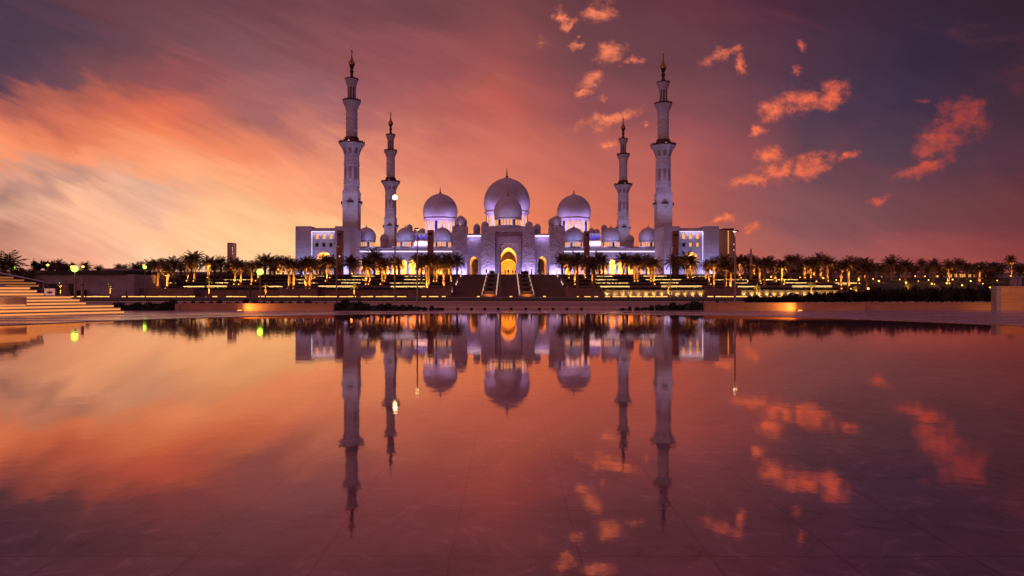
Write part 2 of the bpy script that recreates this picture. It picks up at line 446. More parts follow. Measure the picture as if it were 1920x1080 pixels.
def slab(bm, outer, y0, y1, holes=()):
    """a wall: polygon in XZ, with holes, from y0 to y1"""
    tb = bmesh.new()
    edges = []
    for loop in [outer] + list(holes):
        vs = [tb.verts.new((x, y0, z)) for x, z in loop]
        for i in range(len(vs)): edges.append(tb.edges.new((vs[i], vs[(i + 1) % len(vs)])))
    g = bmesh.ops.triangle_fill(tb, use_beauty=True, use_dissolve=False, edges=edges, normal=(0, -1, 0))
    fs = [f for f in g['geom'] if isinstance(f, bmesh.types.BMFace)]
    e = bmesh.ops.extrude_face_region(tb, geom=fs)
    for v in [v for v in e['geom'] if isinstance(v, bmesh.types.BMVert)]: v.co.y = y1
    bmesh.ops.recalc_face_normals(tb, faces=tb.faces[:])
    me = bpy.data.meshes.new('tmp'); tb.to_mesh(me); tb.free()
    bm.from_mesh(me); bpy.data.meshes.remove(me)
    return bm


def arch(cx, zb, half, zs, zt, n=9, bulge=1.16, up=True):
    """horseshoe arch outline from left foot over the top to right foot"""
    a0 = -math.acos(1 / bulge)
    hb = half * bulge
    zc = zs + (zt - zs) * 0.28
    pts = [(cx - half, zb)]
    L = []
    for i in range(n + 1):
        a = a0 + (math.pi / 2 - a0) * i / n
        x = hb * (max(0.0, math.cos(a)) ** 1.15 if a > 0 else math.cos(a))
        z = zc + (zt - zc) * math.sin(a) if a > 0 else zs + (zc - zs) * (1 - math.sin(a) / math.sin(a0))
        L.append((x, z))
    pts += [(cx - x, z) for x, z in L]
    pts += [(cx + x, z) for x, z in L[::-1][1:]]
    pts.append((cx + half, zb))
    return pts


def area(name, loc, direction, sx, sy, power, color, spread=180):
    l = bpy.data.lights.new(name, 'AREA'); l.shape = 'RECTANGLE'; l.size = sx; l.size_y = sy; l.spread = R(spread)
    l.energy = power; l.color = color
    o = bpy.data.objects.new(name, l); COL.objects.link(o)
    o.location = loc
    o.rotation_euler = Vector(direction).to_track_quat('-Z', 'Y').to_euler()
    return o


def spot(name, loc, target, power, color, cone=70, blend=0.6, size=0.15):
    l = bpy.data.lights.new(name, 'SPOT'); l.energy = power; l.color = color
    l.spot_size = R(cone); l.spot_blend = blend; l.shadow_soft_size = size
    o = bpy.data.objects.new(name, l); COL.objects.link(o)
    o.location = loc
    o.rotation_euler = (Vector(target) - Vector(loc)).to_track_quat('-Z', 'Y').to_euler()
    return o


def point(name, loc, power, color, size=0.3):
    l = bpy.data.lights.new(name, 'POINT'); l.energy = power; l.color = color; l.shadow_soft_size = size
    o = bpy.data.objects.new(name, l); COL.objects.link(o); o.location = loc
    return o


ORD = ['first', 'second', 'third', 'fourth', 'fifth', 'sixth', 'seventh', 'eighth', 'ninth', 'tenth', 'eleventh', 'twelfth',
       'thirteenth', 'fourteenth', 'fifteenth', 'sixteenth', 'seventeenth', 'eighteenth', 'nineteenth', 'twentieth']
def ordn(i):
    if i < 20: return ORD[i]
    t_ = {2: 'twenty', 3: 'thirty'}[(i + 1) // 10]
    r_ = (i + 1) % 10
    return {20: 'twentieth', 30: 'thirtieth'}.get(i + 1, t_ + '-' + ORD[r_ - 1])

VIOLET = (0.50, 0.40, 1.0)
BLUEV = (0.42, 0.44, 1.0)
WARM = (1.0, 0.45, 0.09)

# ------------------------------------------------------------------ ground, pool, road, terraces
PC, PR = 16.5, 17.0
def gz(x, y):
    """height of the ground the palms stand on"""
    if x > 79 or x < -85:
        if y < 120: return 0.0
        if y < 180: return 4.5 * (y - 120) / 60
        return min(7.0, 4.5 + 2.5 * (y - 180) / 95)
    for a, b, z0, z1 in ((0, 142, 0, 0), (142, 151, 1.27, 1.6), (151, 159, 2.34, 2.6), (159, 167, 3.15, 3.5), (167, 174, 4.03, 4.5), (174, 177, 5.04, 5.4), (177, 275, 5.4, 7.0)):
        if y < b: return z0 + (z1 - z0) * (y - a) / (b - a)
    return 7.0

bm = new(); box(bm, -4000, 4000, -500, 6000, -1.0, -0.30)
struct('ground', bm, 'grass')

bm = new()
N = 128
c0 = bm.verts.new((0, PC, 0))
ring = [bm.verts.new((PR * math.sin(2 * math.pi * i / N), PC + PR * math.cos(2 * math.pi * i / N), 0)) for i in range(N)]
for i in range(N): bm.faces.new((c0, ring[(i + 1) % N], ring[i]))
me = bpy.data.meshes.new('water'); bm.normal_update(); bm.to_mesh(me); bm.free(); me.materials.append(M['water'])
wo_ = bpy.data.objects.new('water', me); COL.objects.link(wo_); wo_['kind'] = 'structure'; wo_['label'] = 'still reflecting pool'
bm = new(); lathe(bm, [(PR + 0.02, -0.20), (PR + 0.02, -0.05)], 96, 0, PC)
struct('pool_floor', bm, 'poolfloor')
# paving ring round the pool, out to the planters
bm = new()
inner = [(PR * math.sin(2 * math.pi * i / N), PC + PR * math.cos(2 * math.pi * i / N)) for i in range(N)]
outer = []
for i in range(N):
    a = 2 * math.pi * i / N
    dx, dy = math.sin(a), math.cos(a)
    k = 60.0
    if dy > 0: k = min(k, (43.0 - PC) / dy)
    outer.append((dx * k, PC + dy * k))
iv0 = [bm.verts.new((x, y, -0.2)) for x, y in inner]
iv = [bm.verts.new((x, y, 0.018)) for x, y in inner]
ov = [bm.verts.new((x, y, 0.018)) for x, y in outer]
for i in range(N):
    j = (i + 1) % N
    bm.faces.new((iv[i], ov[i], ov[j], iv[j])); bm.faces.new((iv0[i], iv[i], iv[j], iv0[j]))
struct('pavement', bm, 'deck')
# road, kerbs and verge
bm = new(); box(bm, -160, 160, 43.0, 47.0, -0.3, 0.05); struct('kerb_strip', bm, 'paleroad')
bm = new(); box(bm, -300, 300, 47.0, 66.0, -0.3, -0.06); struct('road', bm, 'road')
bm = new(); box(bm, -300, 300, 50.4, 50.6, -0.06, -0.054); box(bm, -300, 300, 57.0, 57.15, -0.06, -0.054)
struct('road_marking', bm, 'paleroad')
bm = new(); box(bm, -160, 160, 66.0, 70.0, -0.3, 0.07); struct('footpath', bm, 'paleroad')
bm = new(); box(bm, -400, 400, 70.0, 108.0, -0.3, 0.02); struct('lawn', bm, 'grass')
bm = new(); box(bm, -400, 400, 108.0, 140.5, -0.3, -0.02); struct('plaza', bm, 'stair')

# the terraced hillside, cut by the stair
LX, RX_, SL, SR = -85.0, 79.0, -12.0, 13.0
steps_y = ((142, 151, 1.27, 1.6), (151, 159, 2.34, 2.6), (159, 167, 3.15, 3.5), (167, 174, 4.03, 4.5), (174, 177, 5.04, 5.4))
bm = new()
for xa, xb in ((LX, SL), (SR, RX_)):
    for a, b, z0, z1 in steps_y:
        vs = [bm.verts.new(p) for p in ((xa, a + 0.4, -0.3), (xb, a + 0.4, -0.3), (xb, b + 0.4, -0.3), (xa, b + 0.4, -0.3), (xa, a + 0.4, z0 - 0.02), (xb, a + 0.4, z0 - 0.02), (xb, b + 0.4, z1 - 0.02), (xa, b + 0.4, z1 - 0.02))]
        for f in ((0, 3, 2, 1), (4, 5, 6, 7), (0, 1, 5, 4), (1, 2, 6, 5), (2, 3, 7, 6), (3, 0, 4, 7)): bm.faces.new([vs[i] for i in f])
struct('terrace', bm, 'soil')
bm = new()
def slope(bm, xa, xb, ya, yb, za, zb):
    vs = [bm.verts.new(p) for p in ((xa, ya, -0.3), (xb, ya, -0.3), (xb, yb, -0.3), (xa, yb, -0.3), (xa, ya, za), (xb, ya, za), (xb, yb, zb), (xa, yb, zb))]
    for f in ((0, 3, 2, 1), (4, 5, 6, 7), (0, 1, 5, 4), (1, 2, 6, 5), (2, 3, 7, 6), (3, 0, 4, 7)): bm.faces.new([vs[i] for i in f])
slope(bm, -85, 79, 177.4, 275, 5.38, 6.98)
slope(bm, -85, 79, 275, 520, 6.98, 6.98)
struct('plateau', bm, 'stair')
bm = new()
for xa, xb in ((-260, -85), (79, 320)):
    slope(bm, xa, xb, 120, 180, -0.02, 4.48); slope(bm, xa, xb, 180, 275, 4.48, 6.98); slope(bm, xa, xb, 275, 700, 6.98, 6.98)
struct('hillside', bm, 'grass')

# ------------------------------------------------------------------ mosque
D0 = 280.0
MZ = 7.0
def X_(px, d=D0): return WX(px, d)
def Z_(py, d=D0): return WZ(py, d)
def yb(d): return d

mosque = thing('mosque', 'white marble mosque with floodlit onion domes, glowing arched portal and long arcades', 'mosque', (0, D0, MZ))
def L(o):
    """world-built mesh moved into its thing's frame"""
    return o
def mpart(name, bm, m, parent=mosque, smooth=False, base=(0, D0, MZ)):
    bmesh.ops.translate(bm, verts=bm.verts[:], vec=(-base[0], -base[1], -base[2]))
    return link_mesh(name, bm, m, parent, smooth)

# -- gatehouse with a deep vaulted passage
bm = new()
gl_, gr_, gt = X_(902), X_(1003), Z_(424)
rect = lambda a, b, t: [(X_(a), MZ), (X_(a), Z_(t)), (X_(b), Z_(t)), (X_(b), MZ)]
def notch(a, b, top, hole):
    """block outline with an opening that reaches the ground"""
    return [(X_(a), MZ), (X_(a), Z_(top))] + [(X_(b), Z_(top)), (X_(b), MZ)] + hole[::-1]
slab(bm, notch(902, 1003, 424, rect(928, 979.5, 433.5)), D0, D0 + 0.9)
mpart('gatehouse_front', bm, 'carved')
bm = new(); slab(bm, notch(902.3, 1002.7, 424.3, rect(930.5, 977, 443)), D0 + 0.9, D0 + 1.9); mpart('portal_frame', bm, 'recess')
bm = new(); slab(bm, notch(902.3, 1002.7, 424.3, rect(932.5, 974.5, 456.5)), D0 + 1.9, D0 + 3.2); mpart('portal_frame', bm, 'marble')
bm = new()
pa = arch(X_(953.5), MZ, 13.6 * D0 / F, Z_(497), Z_(463.5), 12)
slab(bm, notch(902.3, 1002.7, 424.3, pa), D0 + 3.2, D0 + 30)
mpart('portal_vault', bm, 'warmstone')
bm = new(); slab(bm, notch(928.6, 979, 433.8, arch(X_(953.5), MZ, 13.6 * D0 / F, Z_(497), Z_(463.5), 12)), D0 + 2.9, D0 + 3.19); mpart('portal_arch_face', bm, 'marble')
d2 = D0 + 34
bm = new()
slab(bm, [(WX(925, d2), MZ), (WX(925, d2), WZ(460, d2)), (WX(982, d2), WZ(460, d2)), (WX(982, d2), MZ)] + arch(WX(953, d2), MZ, 13.0 * d2 / F, WZ(507, d2), WZ(486, d2), 12)[::-1], d2, d2 + 9)
mpart('inner_portal', bm, 'warmstone')
bm = new()
slab(bm, [(WX(925, d2), MZ), (WX(925, d2), WZ(460, d2)), (WX(982, d2), WZ(460, d2)), (WX(982, d2), MZ)] + arch(WX(953, d2), MZ, 13.0 * d2 / F, WZ(507, d2), WZ(486, d2), 12)[::-1], d2 - 0.4, d2 - 0.02)
mpart('inner_portal_face', bm, 'carved')
# pierced golden screen with a bright doorway at the end
d3 = d2 + 8.4
gm2 = bpy.data.materials.new('pierced_lit_screen'); gm2.use_nodes = True
t = NT(gm2.node_tree); b_ = gm2.node_tree.nodes['Principled BSDF']
vz = t.n('ShaderNodeTexVoronoi', feature='DISTANCE_TO_EDGE'); vz.inputs['Scale'].default_value = 1.4
t.link(t.n('ShaderNodeTexCoord').outputs['Object'], vz.inputs['Vector'])
t.link(t.ramp(vz.outputs[0], [(0.05, lin((120, 50, 15))), (0.16, lin((255, 176, 58)))]), b_.inputs['Emission Color'])
b_.inputs['Emission Strength'].default_value = 1.0
b_.inputs['Base Color'].default_value = (0.3, 0.15, 0.05, 1)
M['screen'] = gm2
bm = new(); box(bm, WX(932, d3), WX(975, d3), d3, d3 + 0.3, MZ, WZ(480, d3)); mpart('door_screen', bm, 'screen')
bm = new(); lathe(bm, [(0, 0), (0.5, 0.3), (0.7, 0.9), (0.4, 1.6), (0, 2.2)], 12, WX(952.5, d3), d3 - 1.2, 0); bmesh.ops.translate(bm, verts=bm.verts[:], vec=(0, 0, WZ(508, d3))); mpart('lantern', bm, 'win_warm')
for yy_ in (5.5, 13, 21):
    area('vault_light', (X_(953.5), D0 + yy_, MZ + 0.4), (0, 0.0, 1), 7.5, 5, 1900, (1.0, 0.40, 0.07), 75)
area('vault_light', (WX(953, d2), d2 + 4, MZ + 0.4), (0, 0.0, 1), 6, 6, 2000, (1.0, 0.38, 0.06), 120)

# -- the flanking curtain walls with their own passages, and the gate towers
def side_gate(x0, x1, ax, top=439):
    bm = new()
    a = arch(X_(ax), MZ, 7.6 * D0 / F, Z_(498), Z_(480), 10, 1.12)
    slab(bm, notch(x0, x1, top, a), D0 + 2.2, D0 + 26)
    mpart('curtain_wall', bm, 'marble')
    bm = new(); box(bm, X_(x0), X_(x1), D0 + 1.7, D0 + 2.2, Z_(443.2), Z_(440.4)); mpart('cornice_light', bm, 'led_white')
    bm = new(); box(bm, X_(x0) - 0.05, X_(x1) + 0.05, D0 + 1.4, D0 + 26, Z_(440.4), Z_(437.6)); mpart('coping', bm, 'marble')
    # warm lining of the passage, 8 cm inside the wall's own soffit
    bm = new()
    A = arch(X_(ax), MZ, 7.6 * D0 / F, Z_(498), Z_(480), 10, 1.12)
    B = arch(X_(ax), MZ, 7.6 * D0 / F - 0.12, Z_(498) - 0.05, Z_(480) - 0.12, 10, 1.12)
    slab(bm, [(x, z) for x, z in A] + B[::-1], D0 + 2.6, D0 + 25.9)
    mpart('vault_lining', bm, 'warmstone')
    dd = D0 + 29
    bm = new(); box(bm, X_(x0) - 3, X_(x1) + 3, dd, dd + 0.6, MZ, Z_(450)); mpart('court_wall', bm, 'carved')
    for q in (4, 12):
        area('vault_light', (X_(ax), D0 + q, MZ + 0.3), (0, 0, 1), 3.4, 4, 560, (1.0, 0.40, 0.07), 70)
side_gate(876, 902, 888.5)
side_gate(1003, 1030, 1017)
for x0, x1 in ((848, 876), (1030, 1057)):
    bm = new(); box(bm, X_(x0), X_(x1), D0 - 0.6, D0 + 6.5, MZ - 1, Z_(424)); mpart('gate_tower', bm, 'carved')


def dome_prof(Rr, H, ogee=0.16):
    p = []
    n = 16
    for i in range(n + 1):
        tt = i / n
        # bulbous below, pointed at the crown
        a = -0.42 + (math.pi / 2 + 0.42) * tt
        r = Rr * math.cos(a)
        z = (math.sin(a) - math.sin(-0.42)) / (1 - math.sin(-0.42))
        if tt > 0.86: z += ogee * ((tt - 0.86) / 0.14) ** 2 * 0.35
        p.append((max(r, 0.0), z * H))
    zt = p[-1][1]
    p = [(r, z * H / zt) for r, z in p]
    p[-1] = (0.0, H)
    return p


def finial(parent, base, x, y, z, h, r):
    bm = new()
    lathe(bm, [(r, z - 0.1), (r * 0.55, z + h * 0.10), (r * 0.25, z + h * 0.18), (r * 0.62, z + h * 0.30), (r * 0.2, z + h * 0.42), (r * 0.42, z + h * 0.52), (r * 0.14, z + h * 0.62), (r * 0.26, z + h * 0.70), (r * 0.08, z + h * 0.78), (0, z + h)], 10, x, y)
    return mpart('finial', bm, 'gold', parent, True, base)


def dome(cx, half, ybase, ytop, yfin, d, drum_y, nwin=0, winm='win_warm', crenel=False, lit=None, hscale=0.9, floor=None, drumm='marble'):
    """a dome with its drum, windows and finial; sizes measured at its own distance d"""
    s = d / F
    x, y = WX(cx, d), d
    Rr = half * s
    zb, zt, zd = WZ(ybase, d), WZ(ytop, d), WZ(drum_y, d)
    bm = new(); lathe(bm, [(r, zb + z) for r, z in dome_prof(Rr, zt - zb)], 48, x, y)
    dm = mpart('dome', bm, 'dome', mosque, True)
    bm = new()
    rd = Rr * hscale
    lathe(bm, [(rd, zd if floor is None else floor), (rd, zb - 0.055 * Rr), (rd * 1.06, zb - 0.03 * Rr), (rd * 1.06, zb)], 40, x, y)
    dr = mpart('drum', bm, drumm, dm)
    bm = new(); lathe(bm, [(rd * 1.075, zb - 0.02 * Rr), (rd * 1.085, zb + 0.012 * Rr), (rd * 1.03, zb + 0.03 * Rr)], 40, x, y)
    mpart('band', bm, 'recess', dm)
    finial(dm, (0, D0, MZ), x, y, zt, max(0.5, (ytop - yfin) * s), max(0.12, Rr * 0.07))
    if nwin:
        hgt = (zb - 0.06 * Rr - zd)
        for k in range(nwin):
            a = -math.pi * (k + 0.5) / nwin
            ww = rd * math.pi / nwin * 0.27
            bm = new()
            pts = arch(0, 0, ww, hgt * 0.55, hgt * 0.82, 5, 1.05)
            slab(bm, pts, -0.06, 0.06)
            bmesh.ops.rotate(bm, verts=bm.verts[:], cent=(0, 0, 0), matrix=Matrix.Rotation(a + math.pi / 2, 3, 'Z'))
            bmesh.ops.translate(bm, verts=bm.verts[:], vec=(x + rd * math.cos(a), y + rd * math.sin(a), zd + hgt * 0.08))
            mpart('window', bm, winm if (k * 7 + int(cx)) % 5 else 'win_dark', dr)
        if lit is None: lit = True
    if crenel:
        bm = new()
        n = 18
        for k in range(n):
            a = 2 * math.pi * k / n
            px_, py_ = x + rd * 1.12 * math.cos(a), y + rd * 1.12 * math.sin(a)
            lathe(bm, [(rd * 0.08, zd), (rd * 0.10, zd + rd * 0.16), (0, zd + rd * 0.34)], 5, px_, py_)
        mpart('crenels', bm, 'dark_metal' if crenel == 'dark' else 'marble', dr)
    return dm


# the three prayer hall domes, far back
dome(950.5, 43.5, 399, 331, 313, 420, 440, 11, floor=MZ)
dome(825.5, 32.5, 411, 361, 348, 400, 440, 10, floor=MZ)
dome(1076, 31.8, 411, 363, 354, 404, 440, 10, floor=MZ)
# the portal dome
dome(952.5, 26.5, 410.5, 366, 352, 294, 424.5, 13)
# courtyard arcade domes
for cx_, dd in ((687, 296), (761, 296), (829.5, 296), (1076, 296), (1145.5, 296), (1215.5, 296)):
    dome(cx_, 18, 452.5, 425, 419, dd, 464, 12)
for cx_, hf, yb_, yt, yf, dd, yd in ((864, 9.5, 419.5, 404, 400, 284, 424.3), (1043.5, 9.5, 419.5, 404, 400, 284, 424.3)):
    dome(cx_, hf, yb_, yt, yf, dd, yd, crenel='dark')
for cx_, hf, yb_, yt, yf, dd, yd in ((894, 6.8, 433, 419, 416.5, 292, 440), (1007.5, 6.8, 433, 419, 416.5, 292, 440), (909.5, 6.8, 424, 415, 412, 290, 428), (992, 6.8, 424, 415, 412, 290, 428),
                                     (768, 5.8, 431, 420, 417.5, 340, 462), (1133, 5.8, 431, 421, 418.5, 340, 462),
                                     (781, 5.5, 436, 428.5, 426, 380, 440), (792, 5.5, 436, 427.5, 426, 380, 440), (1109, 5.5, 436, 427, 425, 380, 440), (1119, 5.5, 437, 429, 427, 380, 440),
                                     (720.5, 8, 453, 438, 434, 330, 464), (1181, 8, 453, 440, 436, 330, 464), (868, 8, 420, 408, 405, 300, 424), (1036, 8, 420, 408, 405, 300, 424)):
    dome(cx_, hf, yb_, yt, yf, dd, yd)

# -- long arcades either side
DA = 290.0
def arcade(x0, x1, nb):
    XA, XB = WX(x0, DA), WX(x1, DA)
    pitch = (XB - XA) / nb
    top = WZ(466, DA)
    holes = []
    for k in range(nb):
        cx = XA + pitch * (k + 0.5)
        holes.append(arch(cx, MZ + 0.02, pitch * 0.33, WZ(502, DA), WZ(486.5, DA), 8, 1.2))
    bm = new()
    outline = [(XA, MZ), (XA, top), (XB, top), (XB, MZ)]
    for h in holes[::-1]: outline += h[::-1]
    slab(bm, outline, DA, DA + 1.1)
    mpart('arcade_wall', bm, 'marble')
    bm = new(); box(bm, XA, XB, DA - 0.25, DA, WZ(472.4, DA), WZ(470.6, DA)); mpart('cornice_light', bm, 'led_white')
    bm = new(); box(bm, XA, XB, DA - 0.5, DA + 1.3, top, WZ(464.6, DA)); mpart('cornice', bm, 'marble')
    bm = new()
    n = nb * 5
    for k in range(n):
        cx = XA + (XB - XA) * (k + 0.5) / n
        slab(bm, [(cx - 0.2, WZ(464.6, DA)), (cx - 0.26, WZ(463, DA)), (cx, WZ(461, DA)), (cx + 0.26, WZ(463, DA)), (cx + 0.2, WZ(464.6, DA))], DA - 0.1, DA + 0.1)
    mpart('parapet', bm, 'marble')
    bm = new(); box(bm, XA, XB, DA + 8, DA + 8.5, MZ, top); mpart('arcade_back_wall', bm, 'warmstone')
    bm = new(); box(bm, XA, XB, DA + 1.1, DA + 8, WZ(480, DA), WZ(478, DA)); mpart('arcade_ceiling', bm, 'warmstone')
    for k in range(nb + 1):
        for o_ in (-0.35, 0.35):
            cx = XA + pitch * k + o_
            bm = new(); zc_ = WZ(502, DA)
            lathe(bm, [(0.24, MZ), (0.24, MZ + 0.3), (0.17, MZ + 0.4), (0.16, zc_ - 0.7), (0.3, zc_ - 0.2), (0.3, zc_)], 10, cx, DA + 2.6)
            mpart('column', bm, 'marble', smooth=True)
    for k in range(nb):
        area('arcade_light', (XA + pitch * (k + 0.5), DA + 4.6, WZ(481, DA)), (0, 0.35, -1), pitch * 0.8, 2.5, 2800, (1.0, 0.36, 0.05))
arcade(665, 848, 11)
arcade(1057, 1240, 11)

# roof-level galleries with blue-lit windows behind the arcades
for x0, x1 in ((776, 803), (1105, 1126), (676, 744), (1158, 1228)):
    big = x1 - x0 > 40
    d = 372
    bm = new(); box(bm, WX(x0, d), WX(x1, d), d, d + 8, MZ, WZ(463 if big else 439, d)); g = mpart('roof_gallery', bm, 'marble')
    if big: continue
    bm = new(); box(bm, WX(x0, d) - 0.3, WX(x1, d) + 0.3, d - 0.5, d + 8.3, WZ(439, d), WZ(437, d)); mpart('coping', bm, 'marble', g)
    n = max(3, int((x1 - x0) / 7))
    for k in range(n):
        cx = WX(x0 + (x1 - x0) * (k + 0.5) / n, d)
        bm = new(); slab(bm, arch(cx, WZ(449, d), 0.55, WZ(444, d), WZ(441, d), 5), d - 0.12, d - 0.02); mpart('window', bm, 'win_blue', g)
    bm = new(); box(bm, WX(x0, d), WX(x1, d), d - 1.5, d - 0.2, WZ(460, d), WZ(452, d)); mpart('parapet', bm, 'warmstone', g)
    area('gallery_light', (WX((x0 + x1) / 2, d), d - 3.2, WZ(461, d)), (0, 0.8, 1), 8, 0.5, 900, (0.62, 0.5, 1.0))

# floodlights washing the gate front and domes
for px_, wd in ((917, 7), (988, 7), (862, 6), (1043.5, 6)):
    area('wall_flood', (X_(px_), D0 - 2.4, MZ + 0.7), (0, 0.42, 1), wd, 0.5, 1100, VIOLET)
for px_ in (889, 1016.5):
    area('wall_flood', (X_(px_), D0 + 1.0, Z_(444.5)), (0, 0.3, -1), 5, 0.3, 130, VIOLET)
for k in range(6):
    for x0, x1 in ((665, 848), (1057, 1240)):
        area('arcade_flood', (WX(x0 + (x1 - x0) * (k + 0.5) / 6, DA), DA - 3.5, MZ + 0.4), (0, 0.5, 1), 5, 0.5, 560, BLUEV)
for cx_, dd in ((687, 296), (761, 296), (829.5, 296), (1076, 296), (1145.5, 296), (1215.5, 296)):
    for o_ in (-3.2, 3.2):
        spot('dome_flood', (WX(cx_, dd) + o_ * 1.5, dd - 9.5, WZ(464, dd)), (WX(cx_, dd) + o_ * 0.3, dd, WZ(443, dd)), 1700, BLUEV, 80, 0.8)
for cx_, dd, yy_, hf, pw in ((950.5, 420, 399, 43.5, 20000), (825.5, 400, 411, 32.5, 12000), (1076, 404, 411, 31.8, 12000)):
    for o_ in (-0.95, -0.35, 0.35, 0.95):
        r_ = hf * dd / F
        spot('dome_flood', (WX(cx_, dd) + o_ * r_ * 1.25, dd - r_ * (1.75 - 0.5 * abs(o_)), WZ(yy_ + 30, dd)), (WX(cx_, dd) + o_ * r_ * 0.5, dd, WZ(yy_ - 8, dd)), pw * 0.75, (0.62, 0.42, 1.0), 75, 0.8)
for o_ in (-4, 4):
    spot('dome_flood', (X_(952.5) + o_, 283.0, Z_(423)), (X_(952.5) + o_ * 0.4, 294, Z_(395, 294)), 1300, (0.62, 0.5, 1.0), 90, 0.8)
for cx_ in (864, 1043.5):
    spot('dome_flood', (X_(cx_), D0 - 0.1, Z_(423.4)), (X_(cx_), 284, Z_(412)), 120, (0.7, 0.55, 1.0), 90, 0.8)

# ------------------------------------------------------------------ minarets
def minaret(cx, d, label, ytip):
    s = (HY - ytip) / 458.0 * d / F          # metres per reference pixel of the near left minaret
    base = (WX(cx, d), d, MZ)
    root = thing('minaret', label, 'minaret', base, 'four minarets round the courtyard')
    z = lambda py: HC + (HY - py) * s - MZ
    P = lambda prof: [(r * s, z(py)) for r, py in prof]
    hw = 14 * s
    bm = new(); box(bm, -hw, hw, -hw, hw, 0, z(361))
    # pyramid shoulders from square to octagon
    q = [bm.verts.new((sx * hw, sy * hw, z(361))) for sx, sy in ((-1, -1), (1, -1), (1, 1), (-1, 1))]
    link_mesh('square_shaft', bm, 'marble', root)
    bm = new(); lathe(bm, P([(19.6, 361), (14.8, 350)]), 4, rot=R(45)); link_mesh('shoulder', bm, 'marble', root)
    bm = new(); lathe(bm, P([(20.6, 363), (20.6, 361)]), 4, rot=R(45)); link_mesh('moulding', bm, 'marble', root)
    for sx, sy in ((0, -1), (1, 0), (-1, 0), (0, 1)):
        bm = new()
        lathe(bm, P([(1.5, 390), (5.5, 383.5), (6.5, 382)]), 12, sx * 14 * s, sy * 14 * s)
        bl = link_mesh('small_balcony', bm, 'marble', root)
        bm = new(); lathe(bm, P([(6.4, 381.9), (6.4, 378)]), 12, sx * 14 * s, sy * 14 * s); link_mesh('railing', bm, 'dark_metal', bl)
        bm = new(); ps = arch(0, z(382), 3.6 * s, z(377), z(372), 5, 1.1); slab(bm, ps, -0.12, 0.12)
        bmesh.ops.rotate(bm, verts=bm.verts[:], cent=(0, 0, 0), matrix=Matrix.Rotation(0 if sx == 0 else R(90), 3, 'Z'))
        bmesh.ops.translate(bm, verts=bm.verts[:], vec=(sx * (14 * s + 0.05), sy * (14 * s + 0.05), 0))
        link_mesh('balcony_door', bm, 'recess', root)
    bm = new(); lathe(bm, P([(15.4, 352), (15.4, 350.5), (14.6, 350), (14.6, 346), (15.5, 345.6), (15.5, 344), (14.6, 343.6), (14.6, 339), (15.3, 338.6), (15.3, 337.4), (14.4, 337), (14.2, 311), (15.1, 310.6), (15.1, 309.2), (14.3, 309), (14.3, 306), (15, 305.6), (15, 304.4), (14.1, 304), (14.0, 292)]), 8, rot=R(22.5)); link_mesh('octagonal_shaft', bm, 'marble', root)
    for k in range(8):   # tall flat panels on the octagon, shade of blind niches in their colour
        a = 2 * math.pi * k / 8 - math.pi / 2
        bm = new(); slab(bm, arch(0, z(336), 3.0 * s, z(318), z(314), 5, 1.0001), -0.09, 0.09)
        bmesh.ops.rotate(bm, verts=bm.verts[:], cent=(0, 0, 0), matrix=Matrix.Rotation(a + math.pi / 2, 3, 'Z'))
        rr = 14.3 * s * math.cos(R(22.5))
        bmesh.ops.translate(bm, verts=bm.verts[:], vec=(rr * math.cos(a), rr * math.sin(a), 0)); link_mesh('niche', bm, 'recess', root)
    def corbel(name, prof, n, rot, fl):
        bm = new(); lathe(bm, P(prof), n, rot=rot); c = link_mesh(name, bm, 'marble', root)
        return c
    def rail(r, yt, yb_, n, parent):
        bm = new(); lathe(bm, P([(r, yb_), (r, yt + 1.2), (r * 0.97, yt + 1.2), (r * 0.97, yb_)]), 8 if r > 15.9 else 16, rot=R(22.5))
        for k in range(n):
            a = 2 * math.pi * k / n + R(22.5)
            lathe(bm, P([(0.9, yb_), (0.9, yt + 0.4), (0.2, yt - 0.8)]), 5, r * s * math.cos(a), r * s * math.sin(a))
        link_mesh('railing', bm, 'dark_metal', parent)
    c = corbel('balcony', [(14.05, 292), (15.5, 286), (18.5, 279), (22.5, 273), (24, 271.5), (24, 270)], 8, R(22.5), 0)
    rail(23.5, 265, 270, 16, c)
    for k in range(8):       # flat scalloped panels under the main balcony, niche shade in their colour
        a = 2 * math.pi * k / 8 - math.pi / 2
        bm = new(); slab(bm, arch(0, 0, 3.3 * s, 11 * s, 16 * s, 6, 1.05), -0.10, 0.10)
        bmesh.ops.rotate(bm, verts=bm.verts[:], cent=(0, 0, 0), matrix=Matrix.Rotation(R(17), 3, 'X'))
        bmesh.ops.rotate(bm, verts=bm.verts[:], cent=(0, 0, 0), matrix=Matrix.Rotation(a + math.pi / 2, 3, 'Z'))
        rr = 14.3 * s * math.cos(R(22.5))
        bmesh.ops.translate(bm, verts=bm.verts[:], vec=(rr * math.cos(a), rr * math.sin(a), z(290))); link_mesh('niche', bm, 'recess', c)
    bm = new(); lathe(bm, P([(13, 270.2), (13, 258), (10.8, 257.4)]), 16); link_mesh('gallery_base', bm, 'dark_metal', root)
    # spiral-ribbed shaft
    bm = new()
    n, m = 24, 30
    rings = []
    for j in range(m + 1):
        py = 258 - (258 - 206) * j / m
        ring = []
        for i in range(n):
            a = 2 * math.pi * i / n
            ph = (6 * a + j * 1.25)
            r = (10.5 + 0.42 * (1 if math.sin(ph) > 0 else -1) * min(1, abs(math.sin(ph)) * 3)) * s
            ring.append(bm.verts.new((r * math.cos(a), r * math.sin(a), z(py))))
        rings.append(ring)
    for a_, b_2 in zip(rings, rings[1:]):
        for i in range(n): bm.faces.new((a_[i], a_[(i + 1) % n], b_2[(i + 1) % n], b_2[i]))
    link_mesh('spiral_shaft', bm, 'marble', root)
